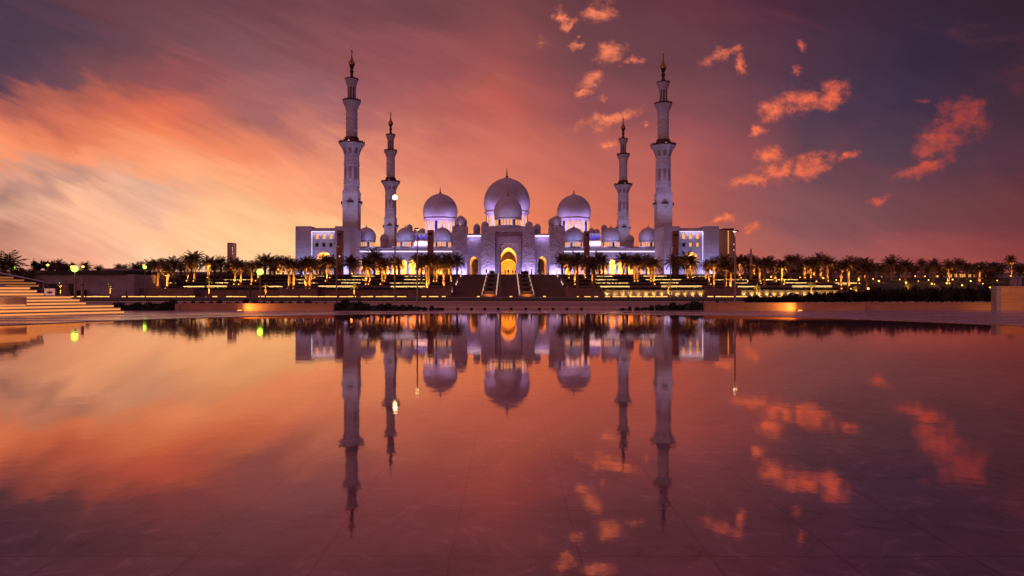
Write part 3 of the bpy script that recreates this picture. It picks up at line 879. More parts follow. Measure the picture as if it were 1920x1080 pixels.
    c = corbel('balcony', [(10.8, 207), (11.8, 203), (14.2, 197), (16.2, 193.5), (16.6, 192), (16.6, 191)], 16, 0, 0)
    rail(16.2, 186.5, 191, 12, c)
    bm = new(); lathe(bm, P([(8.6, 191.2), (8.6, 187.5), (5.2, 187), (5.2, 164), (8, 163)]), 12); link_mesh('lantern_core', bm, 'recess', root)
    for k in range(8):
        a = 2 * math.pi * (k + 0.5) / 8
        bm = new(); lathe(bm, P([(1.25, 188), (1.1, 185), (1.1, 166), (1.6, 163.5)]), 8, 7.0 * s * math.cos(a), 7.0 * s * math.sin(a)); link_mesh('lantern_column', bm, 'marble', root)
    c = corbel('balcony', [(7.9, 164.5), (8.4, 162), (10.2, 157), (11.8, 153), (12, 151.5), (12, 150.3)], 12, 0, 0)
    rail(11.7, 146.8, 150.3, 10, c)
    bm = new(); lathe(bm, P([(6.5, 150.4), (5, 147), (3.0, 143), (2.6, 138), (3.6, 135), (4.0, 134), (2.8, 132), (2.6, 129), (4.0, 127), (3.6, 126)]), 14); link_mesh('neck', bm, 'dark_metal', root)
    bm = new(); lathe(bm, P([(3.2, 126.2), (5.3, 123.5), (6.0, 120), (5.4, 116.5), (3.4, 113.5), (1.8, 109), (1.2, 103), (0.9, 100), (1.9, 98), (1.5, 96), (0.5, 94), (0.35, 93)]), 16); fn = link_mesh('finial', bm, 'gold', root, True)
    bm = new()
    pts = [(2.3 * s * math.cos(a), 0, z(90.6) + 2.3 * s * math.sin(a)) for a in [R(-230 + 280 * i / 14) for i in range(15)]]
    tube(bm, pts, [0.08 * s + 0.62 * s * math.sin(math.pi * i / 14) for i in range(15)], 6)
    bmesh.ops.rotate(bm, verts=bm.verts[:], cent=(0, 0, z(90.6)), matrix=Matrix.Rotation(R(50), 3, 'Y'))
    link_mesh('crescent', bm, 'silver', fn)
    # light: main balcony flood from below, warm lamps on the galleries
    k_ = (s / 0.2344) ** 2
    for sgn in (-1, 1):
        spot('minaret_flood', (base[0] + sgn * 24, d - 17, MZ + 27), (base[0], d, MZ + z(322)), 10000 * k_, (0.60, 0.50, 1.0), 78, 1.0, 0.3)
    spot('minaret_flood', (base[0], d - 27, MZ + 26), (base[0], d, MZ + z(375)), 6000 * k_, (0.62, 0.56, 1.0), 50, 1.0, 0.3)
    spot('minaret_flood', (base[0], d - 5.2 * s / 0.2344, MZ + z(349)), (base[0], d, MZ + z(285)), 500 * k_, (0.66, 0.55, 1.0), 50, 1.0, 0.2)
    spot('minaret_flood', (base[0], d - 5.8, MZ + z(269)), (base[0], d, MZ + z(225)), 1100 * k_, (0.8, 0.52, 0.55), 60, 0.9, 0.2)
    return root, s

minaret(659.5, 300.0, 'tall left minaret rising behind the left wing, near pair with wider shaft', 88)
minaret(1243.5, 304.6, 'tall right minaret rising behind the right wing, near pair with wider shaft', 95)
minaret(732.5, 406.5, 'smaller distant left minaret behind the tall lit lamp post, gold ball on top', 208)
minaret(1168.5, 410.0, 'smaller distant right minaret between the right arcade domes, gold ball on top', 217)

# ------------------------------------------------------------------ wing buildings
def wing(side, label):
    d = 270.0
    mx = (lambda p: p) if side < 0 else (lambda p: 2 * 951.2 - p)
    base = (WX(mx(607), d), d, MZ)
    root = thing('wing_building', label, 'building', base, 'two end wings of the mosque')
    def bp(name, px0, px1, ya, yb_, z0, z1, m, parent=None):
        a, b = sorted((WX(mx(px0), d), WX(mx(px1), d)))
        bm = new(); box(bm, a, b, ya, yb_, z0, z1)
        return mpart(name, bm, m, parent or root, False, base)
    bp('outer_block', 554, 583, d, d + 12, MZ - 1, WZ(424, d), 'marble')
    bp('inner_block', 628, 657, d, d + 16, MZ - 1, WZ(424, d), 'marble')
    # middle wall with six windows and an arched doorway
    bm = new()
    a, b = sorted((WX(mx(583), d), WX(mx(628), d)))
    holes = []
    wins = []
    for px in (593, 606, 619):
        cx = WX(mx(px), d)
        up = arch(cx, WZ(447.5, d), 0.62, WZ(444, d), WZ(437.5, d), 6, 1.12)
        lo = [(cx - 0.55, WZ(462, d)), (cx - 0.55, WZ(455, d)), (cx + 0.55, WZ(455, d)), (cx + 0.55, WZ(462, d))]
        holes += [up, lo]; wins.append((cx, up, lo, px))
    door = arch(WX(mx(605.5), d), MZ, 2.6, WZ(490, d), WZ(471, d), 10, 1.12)
    slab(bm, [(a, MZ), (a, WZ(427, d)), (b, WZ(427, d)), (b, MZ)] + door[::-1], d + 1.0, d + 1.7, holes)
    mid = mpart('middle_wall', bm, 'marble', root, False, base)
    for cx, up, lo, px in wins:
        for nm, y0_, y1_, m_ in (('window', WZ(448, d), WZ(437, d), 'win_warm'), ('window', WZ(462.4, d), WZ(454.6, d), ('win_warm' if (side > 0 and px < 610) else 'win_dark'))):
            bm = new(); box(bm, cx - 0.8, cx + 0.8, d + 1.75, d + 1.85, y0_, y1_); wo_ = mpart(nm, bm, m_, root, False, base)
        bm = new()
        for xx in (-0.72, 0.62): box(bm, cx + xx, cx + xx + 0.1, d + 0.9, d + 1.0, WZ(463, d), WZ(449, d))
        box(bm, cx - 0.72, cx + 0.72, d + 0.88, d + 1.0, WZ(463.6, d), WZ(463, d))
        mpart('window_frame', bm, 'marble', root, False, base)
    bm = new(); box(bm, a, b, d + 6, d + 6.5, MZ, WZ(468, d)); mpart('porch_back', bm, 'warmstone', root, False, base)
    bm = new(); box(bm, a + 0.01, b - 0.01, d + 1.72, d + 12, WZ(427.5, d) - 0.6, WZ(427.5, d)); mpart('roof', bm, 'plaster', root, False, base)
    bm = new(); box(bm, a, b, d + 0.75, d + 1.0, WZ(434.6, d), WZ(433.4, d)); mpart('cornice_light', bm, 'led_white', root, False, base)
    bm = new()
    xx = WX(mx(583.6), d)
    box(bm, xx - 0.06, xx + 0.06, d + 0.8, d + 0.98, MZ, WZ(434.6, d)); mpart('edge_light', bm, 'led_white', root, False, base)
    # lower link that runs back to the arcade
    bm = new(); e0, e1 = sorted((WX(mx(652), 287), WX(mx(672), 287))); box(bm, e0, e1, 287, 292, MZ - 1, WZ(432, 287)); mpart('link_block', bm, 'marble', root, False, base)
    # light: warm porch, violet washes
    area('porch_light', (WX(mx(605.5), d), d + 4.2, WZ(473, d)), (0, 0.2, -1), 5, 2, 900, (1.0, 0.45, 0.1))
    for px, dd, pw in ((568, -3.2, 1300), (605, -2.4, 520), (647, -3.2, 1000)):
        area('wing_flood', (WX(mx(px), d), d + dd, MZ + 0.4), (0, 0.42, 1), 6, 0.5, pw, BLUEV)
    area('wing_flood', (WX(mx(605.5), d), d + 0.1, WZ(435.2, d)), (0, 0.25, -1), 9, 0.2, 160, (0.75, 0.62, 1.0))
    area('wing_flood', (WX(mx(662), 280), 280, MZ + 0.4), (0, 0.3, 1), 3, 3, 1400, (0.62, 0.48, 1.0))
wing(-1, 'white left wing building with three dark square windows below three lit arched ones')
wing(1, 'white right wing building with amber square windows below three lit arched ones')

# slender brown pylons in front of the mosque
for px0, px1, yt, lab in ((632, 642, 433, 'brown rectangular pylon against the left wing building, right of its windows'),
                          (801.5, 812, 432, 'brown rectangular pylon between the left arcade domes, beside the big left dome'),
                          (1096, 1105.5, 434, 'brown rectangular pylon between the right arcade domes, beside the big right dome'),
                          (1262, 1272.5, 434, 'brown rectangular pylon against the right wing building, left of its windows')):
    d = 262.0
    x0, x1 = WX(px0, d), WX(px1, d)
    root = thing('pylon', lab, 'pylon', ((x0 + x1) / 2, d, 7.2), 'four brown pylons')
    hw = (x1 - x0) / 2; h = WZ(yt, d) - 7.2
    bm = new(); box(bm, -hw, hw, 0, 2.2, 0, h); link_mesh('shaft', bm, 'pylon', root)
    bm = new(); box(bm, -hw * 0.55, hw * 0.55, -0.12, 0, h - 1.8, h - 0.9); link_mesh('vent', bm, 'roofdark', root)
    bm = new(); box(bm, -0.2, 0.2, -0.16, 0, h * 0.42, h * 0.42 + 0.35); link_mesh('lamp', bm, 'lamp_pale', root)
    bm = new(); box(bm, -hw - 0.06, hw + 0.06, -0.06, 2.26, h, h + 0.18); link_mesh('cap', bm, 'pylon', root)

# ------------------------------------------------------------------ far towers
d = 640.0
root = thing('tower_block', 'plain dark distant tower rising alone above the left palms', 'tower', (WX(431, d), d, 5))
s = d / F
bm = new(); box(bm, -5 * s, 4 * s, 0, 10, 0, WZ(455, d) - 5); link_mesh('tower_body', bm, 'towerwall', root)
bm = new(); box(bm, 4 * s, 5.3 * s, 0.6, 9, 0, WZ(456, d) - 5); link_mesh('glass_side', bm, 'silver', root)
for k, yy_ in enumerate((464, 468, 474)):
    bm = new(); box(bm, 4.1 * s, 5.0 * s, 0.3, 0.58, WZ(yy_ + 1.6, d) - 5, WZ(yy_, d) - 5); link_mesh('window', bm, 'lamp_pale', root)
d = 520.0; s = d / F
root = thing('tower_block', 'distant apartment tower with a column of lit windows right of the right wing', 'tower', (WX(1368, d), d, 5))
bm = new(); box(bm, -11.5 * s, 7.5 * s, 0, 12, 0, WZ(429, d) - 5); link_mesh('tower_body', bm, 'towerwall', root)
bm = new(); box(bm, 7.5 * s, 12 * s, 1.2, 11, 0, WZ(437, d) - 5); link_mesh('tower_side', bm, 'plaster', root)
bm = new(); box(bm, -11.8 * s, 8 * s, -0.4, 12.4, WZ(430.5, d) - 5, WZ(428.2, d) - 5); link_mesh('roof', bm, 'roofdark', root)
for k in range(13):
    yy_ = 433 + k * 3.35
    bm = new(); box(bm, -3.4 * s, -1.6 * s, -0.25, -0.02, WZ(yy_ + 2.0, d) - 5, WZ(yy_, d) - 5); link_mesh('window', bm, 'win_warm', root)
for k in range(6):
    yy_ = 440 + k * 5.5
    bm = new(); box(bm, 8.2 * s, 9.6 * s, 0.9, 1.18, WZ(yy_ + 2.6, d) - 5, WZ(yy_, d) - 5); link_mesh('window', bm, 'win_dark' if k not in (3, 5) else 'lamp_pale', root)

# ------------------------------------------------------------------ the grand stair and its planters
SB, ST = 141.0, 177.0
root = thing('staircase', 'wide dark stone staircase climbing to the glowing portal', 'stairs', (0, SB, 0))
nfl = 5
fl_len, land = 5.6, 2.0
zrun = 5.4
y_ = SB
flights = []
for f in range(nfl):
    z0, z1 = zrun * f / nfl, zrun * (f + 1) / nfl
    bm = new()
    ns = 7
    for k in range(ns):
        za = z0 + (z1 - z0) * (k + 1) / ns
        box(bm, -12.0, 13.0, y_ + fl_len * k / ns - SB, y_ + fl_len * (k + 1) / ns - SB, -0.3, za)
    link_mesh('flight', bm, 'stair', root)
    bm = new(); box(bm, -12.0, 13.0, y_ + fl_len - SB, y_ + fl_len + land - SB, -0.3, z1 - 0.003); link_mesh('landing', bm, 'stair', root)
    flights.append((y_, z0, z1))
    y_ += fl_len + land
bm = new(); box(bm, -12.0, 13.0, y_ - SB, 178.2 - SB, -0.3, 5.39); link_mesh('landing', bm, 'stair', root)
# side rails of the stair with lit baluster panels
for sgn, xe, nm in ((-1, -11.7, 'left'), (1, 12.7, 'right')):
    for (y0, z0, z1), fi in zip(flights[::2], ('lowest', 'middle', 'topmost')):
        r = thing('handrail', f'lit sloping steel handrail at the {nm} edge of the stairs, {fi} flight', 'handrail', (xe, y0, z0), 'lit stair handrails')
        bm = new(); tube(bm, [(0, 0, 1.0), (0, fl_len, z1 - z0 + 1.0)], 0.05, 6); link_mesh('rail', bm, 'silver', r)
        bm = new()
        for k in range(5): tube(bm, [(0, fl_len * k / 4, (z1 - z0) * k / 4), (0, fl_len * k / 4, (z1 - z0) * k / 4 + 1.0)], 0.04, 6)
        link_mesh('balusters', bm, 'silver', r)
        bm = new(); box(bm, -0.12, 0.12, 0.1, 0.25, 0.35, 0.8); box(bm, -0.12, 0.12, fl_len * 0.5, fl_len * 0.5 + 0.15, 0.35 + 0.5, 1.3); link_mesh('light_strip', bm, 'lamp_pale', r)

def leafclump(bm, n, rx, ry, rz, cz, size, rnd, shell=0.55):
    for _ in range(n):
        while True:
            p = Vector((rnd.uniform(-1, 1), rnd.uniform(-1, 1), rnd.uniform(-1, 1)))
            if shell < p.length <= 1: break
        k = 0.82 + 0.3 * math.sin(5 * p.x + 3 * p.z) * math.cos(4 * p.y)
        c = Vector((p.x * rx * k, p.y * ry * k, cz + p.z * rz * k))
        a = Vector((rnd.gauss(0, 1), rnd.gauss(0, 1), rnd.gauss(0, 1) + 0.4)).normalized()
        b = a.orthogonal().normalized()
        sz = size * rnd.uniform(0.6, 1.3)
        v = [bm.verts.new(c + a * sz), bm.verts.new(c + b * sz * 0.35), bm.verts.new(c - a * sz * 0.6), bm.verts.new(c - b * sz * 0.35)]
        bm.faces.new(v)

rnd = random.Random(3)
def shrub_mesh(name, n, rx, ry, rz, cz, size, m='leaf', blobs=1):
    bm = new()
    for k in range(blobs):
        b2 = new() if False else bm
        leafclump(bm, n // blobs, rx, ry, rz, cz, size, rnd)
    lathe(bm, [(rx * 0.55, cz - rz * 0.75), (rx * 0.62, cz), (rx * 0.35, cz + rz * 0.5), (0, cz + rz * 0.65)], 9)
    o = link_mesh(name, bm, m)
    me = o.data
    bpy.data.objects.remove(o)
    return me
SHM = [shrub_mesh('shrub', 420, 0.55, 0.5, 0.42, 0.32, 0.10), shrub_mesh('shrub', 380, 0.45, 0.45, 0.5, 0.38, 0.11), shrub_mesh('shrub', 460, 0.7, 0.5, 0.38, 0.28, 0.10)]
COLM = [shrub_mesh('shrub', 620, 0.34, 0.34, 0.62, 0.6, 0.10, 'leaf2'), shrub_mesh('shrub', 640, 0.38, 0.36, 0.66, 0.62, 0.11, 'leaf2'), shrub_mesh('shrub', 560, 0.30, 0.32, 0.58, 0.56, 0.10, 'leaf2')]
def place_mesh(name, me, loc, sc, rz, label, cat, group):
    o = bpy.data.objects.new(name, me); COL.objects.link(o)
    o.location = loc; o.scale = sc if hasattr(sc, '__len__') else (sc,) * 3; o.rotation_euler = (0, 0, rz)
    return tag(o, label, cat, group)

LEV = ('lowest', 'second lowest', 'middle', 'second highest', 'topmost')
for side, xc in (('left', -3.75), ('right', 4.05)):
    for f, (y0, z0, z1) in enumerate(flights):
        r = thing('planter', f'{LEV[f]} stone planter of the {side} stepped row on the big staircase', 'planter', (xc, y0, z0), 'stepped stair planters')
        h = z1 - z0
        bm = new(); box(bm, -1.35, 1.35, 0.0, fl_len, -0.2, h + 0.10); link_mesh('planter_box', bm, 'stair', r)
        for sx in (-1.35, 1.35):
            bm = new()
            for k in range(5):
                yy_ = fl_len * (k + 0.2) / 5
                zz = h * (k + 0.4) / 5
                box(bm, sx * 1.06 - 0.16, sx * 1.06 + 0.16, yy_ - 0.12, yy_ + 0.1, zz + 0.12, zz + 0.30)
            link_mesh('step_lights', bm, 'lamp_soft', r)
        place_mesh('shrub', SHM[f % 3], (xc, y0 + 1.4, z1 + 0.02), (1.75, 2.0, 0.95), f, f'dark low shrub in the {LEV[f]} planter of the {side} stair row', 'shrub', 'shrubs in the stair planters')
        if f == 0:
            bm = new(); box(bm, -1.5, 1.5, -0.35, -0.02, 0.0, 0.55); link_mesh('lit_front', bm, 'sand', r)
            spot('planter_light', (xc, y0 - 1.6, 0.1), (xc, y0, 0.5), 70, WARM, 110, 0.9)
for px_, lab in ((922, 'left'), (986, 'right')):
    d = 181
    place_mesh('shrub', SHM[0], (WX(px_, d), d, 5.45), (1.9, 1.6, 1.75), 0.3, f'rounded clipped bush at the top of the stairs, {lab} of the portal', 'bush', 'bushes at the top of the stairs')

# ------------------------------------------------------------------ terrace walls, lit planters and hedges
ROWS = {'A': (142, 0.0, 1.27), 'B': (151, 1.6, 2.34), 'C': (159, 2.6, 3.15), 'D': (167, 3.5, 4.03), 'E': (174, 4.5, 5.04), 'P': (177.0, 5.0, 5.42)}
RN = {'A': 'lowest', 'B': 'second', 'C': 'third', 'D': 'fourth', 'E': 'fifth', 'P': 'topmost'}
for k, (d, z0, z1) in ROWS.items():
    for nm, xa, xb in (('left', -85, -12.02), ('right', 13.02, 79)):
        r = thing('retaining_wall', f'{RN[k]} long brown retaining wall on the terraces {nm} of the staircase', 'wall', ((xa + xb) / 2, d, z0 - 0.1), 'terrace retaining walls')
        hw = (xb - xa) / 2
        bm = new(); box(bm, -hw, hw, 0, 0.38, -0.3, z1 - z0 + 0.1); link_mesh('wall_face', bm, 'wall', r)
        bm = new(); box(bm, -hw, hw, -0.06, 0.44, z1 - z0 + 0.1, z1 - z0 + 0.18); link_mesh('coping', bm, 'wall', r)
hedge_rnd = random.Random(11)
def hedge(x0, x1, y, z, h, dep, label):
    bm = new()
    n = max(2, int((x1 - x0) / 0.8))
    # wavy core and leaf shell
    pr_ = [bm.verts.new((x0 + (x1 - x0) * i / n - (x0 + x1) / 2, s_ * dep / 2 * 0.8, zz)) for i in range(n + 1) for s_, zz in ((-1, 0), (-1, h * hedge_rnd.uniform(0.55, 0.85)), (1, h * 0.7), (1, 0))]
    for i in range(n):
        for k in range(3):
            bm.faces.new((pr_[i * 4 + k], pr_[(i + 1) * 4 + k], pr_[(i + 1) * 4 + k + 1], pr_[i * 4 + k + 1]))
    for _ in range(int((x1 - x0) * 26)):
        c = Vector((hedge_rnd.uniform(-(x1 - x0) / 2, (x1 - x0) / 2), hedge_rnd.uniform(-dep / 2, dep / 2), h * hedge_rnd.uniform(0.35, 1.05)))
        a = Vector((hedge_rnd.gauss(0, 1), hedge_rnd.gauss(0, 1), hedge_rnd.gauss(0, 1))).normalized()
        b = a.orthogonal().normalized(); sz = hedge_rnd.uniform(0.10, 0.22)
        bm.faces.new([bm.verts.new(c + a * sz), bm.verts.new(c + b * sz * 0.5), bm.verts.new(c - a * sz), bm.verts.new(c - b * sz * 0.5)])
    o = link_mesh('hedge', bm, 'leaf2', loc=((x0 + x1) / 2, y, z))
    return tag(o, label, 'hedge', 'low hedges on the terraces')
for k in ('B', 'C', 'D', 'E'):
    d, z0, z1 = ROWS[k]
    for nm, xa, xb in (('left', -82, -13.4), ('right', 14.4, 76)):
        hedge(xa, xb, d - 1.6, z0 - 0.08, 0.42, 1.4, f'long dark low hedge below the {RN[k]} retaining wall, {nm} of the staircase')

SEG = {'B': [(344, 384), (388, 426), (505, 530), (597, 665), (733, 800), (1125, 1181), (1240, 1316), (1383, 1420), (1485, 1560)],
       'C': [(300, 330), (404, 428), (560, 596), (640, 676), (730, 800), (1116, 1178), (1238, 1272), (1378, 1402), (1470, 1512), (1565, 1610)],
       'D': [(420, 470), (555, 572), (633, 686), (758, 800), (1116, 1157), (1210, 1277), (1340, 1402), (1430, 1496)],
       'E': [(565, 608), (660, 702), (757, 800), (1116, 1150), (1206, 1250), (1300, 1334)]}
def side_of(px):
    return 'left' if px < 951 else 'right'
for k, segs in SEG.items():
    d, z0, z1 = ROWS[k]
    cnt = {'left': 0, 'right': 0}
    tot = {'left': sum(s_[0] < 951 for s_ in segs), 'right': sum(s_[0] > 951 for s_ in segs)}
    for (a, b) in segs:
        sd = side_of(a)
        i = cnt[sd]; cnt[sd] += 1
        dd = d - 0.75
        xa, xb = WX(a, dd), WX(b, dd)
        r = thing('planter_wall', f'pale lit planter wall, {ordn(i)} from left on the {RN[k]} terrace {sd} of stairs', 'planter wall', ((xa + xb) / 2, dd, z0 - 0.1), 'lit terrace planter walls')
        hw = (xb - xa) / 2
        h = (z1 - z0) * (0.92 if (i + len(k)) % 2 else 1.02)
        bm = new(); box(bm, -hw, hw, 0, 0.4, -0.2, h); link_mesh('wall_face', bm, 'palewall', r)
        bm = new(); box(bm, -hw, hw, -0.16, 0.46, h, h + 0.07); link_mesh('coping', bm, 'palewall', r)
        bm = new(); box(bm, -hw, hw, -0.12, -0.06, h - 0.05, h - 0.002); link_mesh('light_strip', bm, 'led_yellow', r)
        area('strip_light', ((xa + xb) / 2, dd - 0.30, z0 - 0.1 + h + 0.02), (0, 0.5, -1), xb - xa, 0.08, 5.0 * (xb - xa), (1.0, 0.62, 0.22))
# the lit lowest walls with their scalloped wall washers, right of the stairs
d = 140.6
for i, (a, b, n) in enumerate(((1131, 1321, 13), (1388, 1572, 13))):
    xa, xb = WX(a, d), WX(b, d)
    r = thing('planter_wall', ('long pale wall with scalloped wall-washer lights in front of the right arcade' if i == 0 else 'long pale wall with scalloped wall-washer lights behind the right hedge'), 'planter wall', ((xa + xb) / 2, d, 0), 'scalloped lit walls')
    hw = (xb - xa) / 2
    bm = new(); box(bm, -hw, hw, 0, 0.5, -0.1, WZ(544.6, d)); link_mesh('wall_face', bm, 'palewall', r)
    bm = new(); box(bm, -hw, hw, -0.08, 0.56, WZ(544.6, d), WZ(543.8, d)); link_mesh('coping', bm, 'palewall', r)
    for k in range(n):
        x = -hw + 2 * hw * (k + 0.5) / n
        bm = new(); lathe(bm, [(0.10, 0), (0.10, 0.12), (0, 0.14)], 8, x, -0.42); link_mesh('washer_lamp', bm, 'led_yellow', r)
        spot('washer', ((xa + xb) / 2 + x, d - 0.42, 0.2), ((xa + xb) / 2 + x, d, 0.7), 60, (1.0, 0.62, 0.16), 110, 0.9, 0.05)
# plain lowest walls on the left
for a, b, yt, lab in ((84, 258, 541, 'grey plain low wall below the long dark-roofed building'), (262, 365, 541.5, 'brown block wall at the left end of the terraces'),
                      (524, 595, 541.5, 'brown block wall below the green lamp palms'), (1322, 1386, 541, 'brown block wall between the two scalloped lit walls'), (792, 846, 541, 'brown block wall at the left foot of the staircase'), (1060, 1130, 541, 'brown block wall at the right foot of the staircase')):
    xa, xb = WX(a, d), WX(b, d)
    r = thing('low_wall', lab, 'wall', ((xa + xb) / 2, d - 0.6, 0), 'plain low walls')
    hw = (xb - xa) / 2
    bm = new(); box(bm, -hw, hw, 0, 1.6, -0.2, WZ(yt, d)); link_mesh('wall_face', bm, 'plaster' if a == 84 else 'wall', r)
    bm = new(); box(bm, -hw - .03, hw + .03, -0.05, 1.65, WZ(yt, d), WZ(yt, d) + 0.1); link_mesh('coping', bm, 'wall', r)

# car light trails, built as added amber kerb strips
KL = [(96, 118), (130, 160), (162, 206), (228, 238), (240, 330), (331, 366), (398, 408), (424, 462), (484, 560), (562, 632), (636, 668), (676, 700), (704, 742), (744, 762), (790, 800), (804, 822), (828, 836), (894, 900), (955, 961), (1018, 1024), (1081, 1086), (1095, 1108), (1114, 1122), (1134, 1144), (1148, 1176), (1180, 1204), (1206, 1252),
      (1326, 1338), (1341, 1376), (1380, 1402), (1424, 1430), (1438, 1448), (1456, 1486), (1488, 1512), (1516, 1522), (1548, 1558), (1568, 1572), (1580, 1583)]
d = 128.0
for i, (a, b) in enumerate(KL):
    xa, xb = WX(a, d), WX(b, d)
    sd = 'left' if (a + b) / 2 < 951 else 'right'
    lst = [q for q in KL if ((q[0] + q[1]) / 2 < 951) == (sd == 'left')]
    j = lst.index((a, b))
    r = thing('trail_strip', f'amber light-trail strip, {ordn(j)} from left along the far road, {sd} of the stairs', 'light trail', ((xa + xb) / 2, d, -0.02), 'amber light trails along the far roadside')
    hw = (xb - xa) / 2
    bm = new(); box(bm, -hw, hw, 0, 0.5, 0, 0.20); link_mesh('kerb', bm, 'wall', r)  # added kerb that carries the trail strip
    bm = new()
    n = max(1, int(hw * 2 / 1.1))
    for q in range(n):
        u0 = -hw + 2 * hw * q / n; u1 = -hw + 2 * hw * (q + 1) / n
        box(bm, u0 + 0.06, u1 - 0.06, -0.05, -0.005, 0.05, 0.05 + 0.13 * (0.7 + 0.5 * ((q * 37 + i * 11) % 10) / 10)); 
    link_mesh('light_strip', bm, 'trail_amber', r)

# ------------------------------------------------------------------ foreground planters
def sand_wall(x0, x1, y0, y1, z1, label, cap=None):
    r = thing('planter_wall', label, 'planter', ((x0 + x1) / 2, y0, 0.0))
    hw = (x1 - x0) / 2
    bm = new(); box(bm, -hw, hw, 0, y1 - y0, -0.1, z1 - 0.03); link_mesh('wall_face', bm, 'sand', r)
    bm = new(); box(bm, -hw - 0.015, hw + 0.015, -0.02, 0.34, z1 - 0.03, z1 + 0.03); link_mesh('coping', bm, 'sand', r)
    return r
P0 = 38.0
r = sand_wall(WX(337, P0), WX(625, P0), P0, P0 + 2.4, WZ(570, P0), 'long low sandstone planter wall left of the pool with a warm ground light')
bm = new(); h = WZ(569.6, P0); box(bm, -0.12, 0.12, -0.06, 0.3, -0.1, h)
o = link_mesh('end_pillar', bm, 'stepstone', r); o.location = (-(WX(625, P0) - WX(337, P0)) / 2 - 0.12, 0, 0)
sand_wall(WX(1322, P0), WX(1622, P0), P0, P0 + 2.6, WZ(568.5, P0), 'long low sandstone planter wall right of the pool with a warm ground light')
sand_wall(WX(1622, 39), WX(1868, 39), 39, 42, WZ(568.4, 39), 'low sandstone planter wall between the warm ground light and the big sandstone block')
for lab, px_ in (('left', 449), ('right', 1500)):
    g = thing('ground_light', f'warm recessed ground light at the foot of the {lab} sandstone planter wall', 'ground light', (WX(px_, 37.8), 37.8, 0.018), 'ground lights at the planters')
    bm = new(); lathe(bm, [(0.14, 0), (0.14, 0.02)], 14); link_mesh('rim', bm, 'dark_metal', g)
    bm = new(); lathe(bm, [(0.11, 0.021), (0.11, 0.035)], 14); link_mesh('lens', bm, 'lamp_orange', g)
    sg = 1 if lab == 'left' else -1
    spot('ground_spot', (WX(px_, 37.7), 37.40, 0.12), (WX(px_, 38) + 2.6 * sg, 38, 0.30), 170, (1.0, 0.42, 0.08), 150, 1.0, 0.06)
# big sandstone block at the right edge
root = thing('sandstone_block', 'tall tan sandstone block wall with a pale edge at the right of the pool', 'wall', (WX(1895, 38.6), 38.6, 0))
x0 = WX(1868, 38.6) - WX(1895, 38.6)
bm = new(); box(bm, x0 + 0.26, 6, 0, 0.40, -0.1, WZ(536.5, 38.6)); link_mesh('block', bm, 'sand', root)
bm = new(); box(bm, x0, x0 + 0.26, -0.02, 0.42, -0.1, WZ(536.3, 38.6)); link_mesh('edge_pillar', bm, 'plaster', root)
spot('block_light', (WX(1900, 36), 34.5, 0.15), (WX(1905, 38.6), 38.6, 0.9), 190, (1.0, 0.45, 0.12), 90, 1.0, 0.1)

# shrubs in the planters
srnd = random.Random(21)
def shrub_row(specs, group, labelf):
    n = len(specs)
    for i, (px, d, z, sc) in enumerate(specs):
        place_mesh('shrub', SHM[i % 3], (WX(px, d), d, z), (sc * srnd.uniform(1.0, 1.6), sc * srnd.uniform(.8, 1.1), sc * srnd.uniform(0.75, 1.15)), srnd.choice((0, 3.14)), labelf(i), 'shrub', group)
z_p = WZ(570, P0) - 0.06
shrub_row([(214 + i * 11, 38.6, 0.0, 0.62 + 0.16 * (i > 7)) for i in range(11)], 'shrubs between the steps and the left planter', lambda i: f'{ordn(i)} dark shrub from left between the glowing steps and sandstone planter')
shrub_row([(346 + i * 16.5, 38.9 + (i % 3) * 0.4, z_p, srnd.choice((0.22, 0.3, 0.36, 0.26))) for i in range(17)], 'shrubs on the left planter', lambda i: f'low dark shrub, {ordn(i)} from the left on top of the left sandstone planter')
shrub_row([(634 + i * 13.5, 38.5, 0.0, 0.78 - 0.034 * i) for i in range(15)], 'shrubs right of the left planter', lambda i: f'dark bush on the pavement, {ordn(i)} right of the left sandstone planter')
shrub_row([(1316 - i * 13.5, 38.5, 0.0, 0.70 - 0.04 * i) for i in range(12)], 'shrubs left of the right planter', lambda i: f'dark bush on the pavement, {ordn(i)} left of the right sandstone planter')
shrub_row([(1330 + i * 15, 38.9 + (i % 2) * 0.4, z_p, srnd.choice((0.24, 0.32, 0.3, 0.2))) for i in range(7)], 'shrubs on the right planter', lambda i: f'low dark shrub, {ordn(i)} from the left on top of the right sandstone planter')
# clipped columnar shrubs that grow into the tall dark hedge at right
i = 0
px = 1404.0
xs = []
while px < 1862:
    top = 556 - (px - 1404) * (17.0 / 250) if px < 1654 else 539 - (px - 1654) * (4.0 / 200)
    xs.append((px, top)); px += 12.8 if px < 1640 else 11.2
for i, (px, top) in enumerate(xs):
    d = 40.2 + (i % 3) * 0.5
    z0 = 0.40
    h = WZ(top + srnd.uniform(-2, 2.5), d) - z0
    place_mesh('shrub', COLM[i % 3], (WX(px, d), d, z0), (0.95 * srnd.uniform(0.8, 1.15), 0.95, max(0.25, h / 1.25)), srnd.uniform(0, 6), f'dark clipped upright shrub, {ordn(i)} from left in the tall right planter row', 'shrub', 'upright shrubs on the right planter')

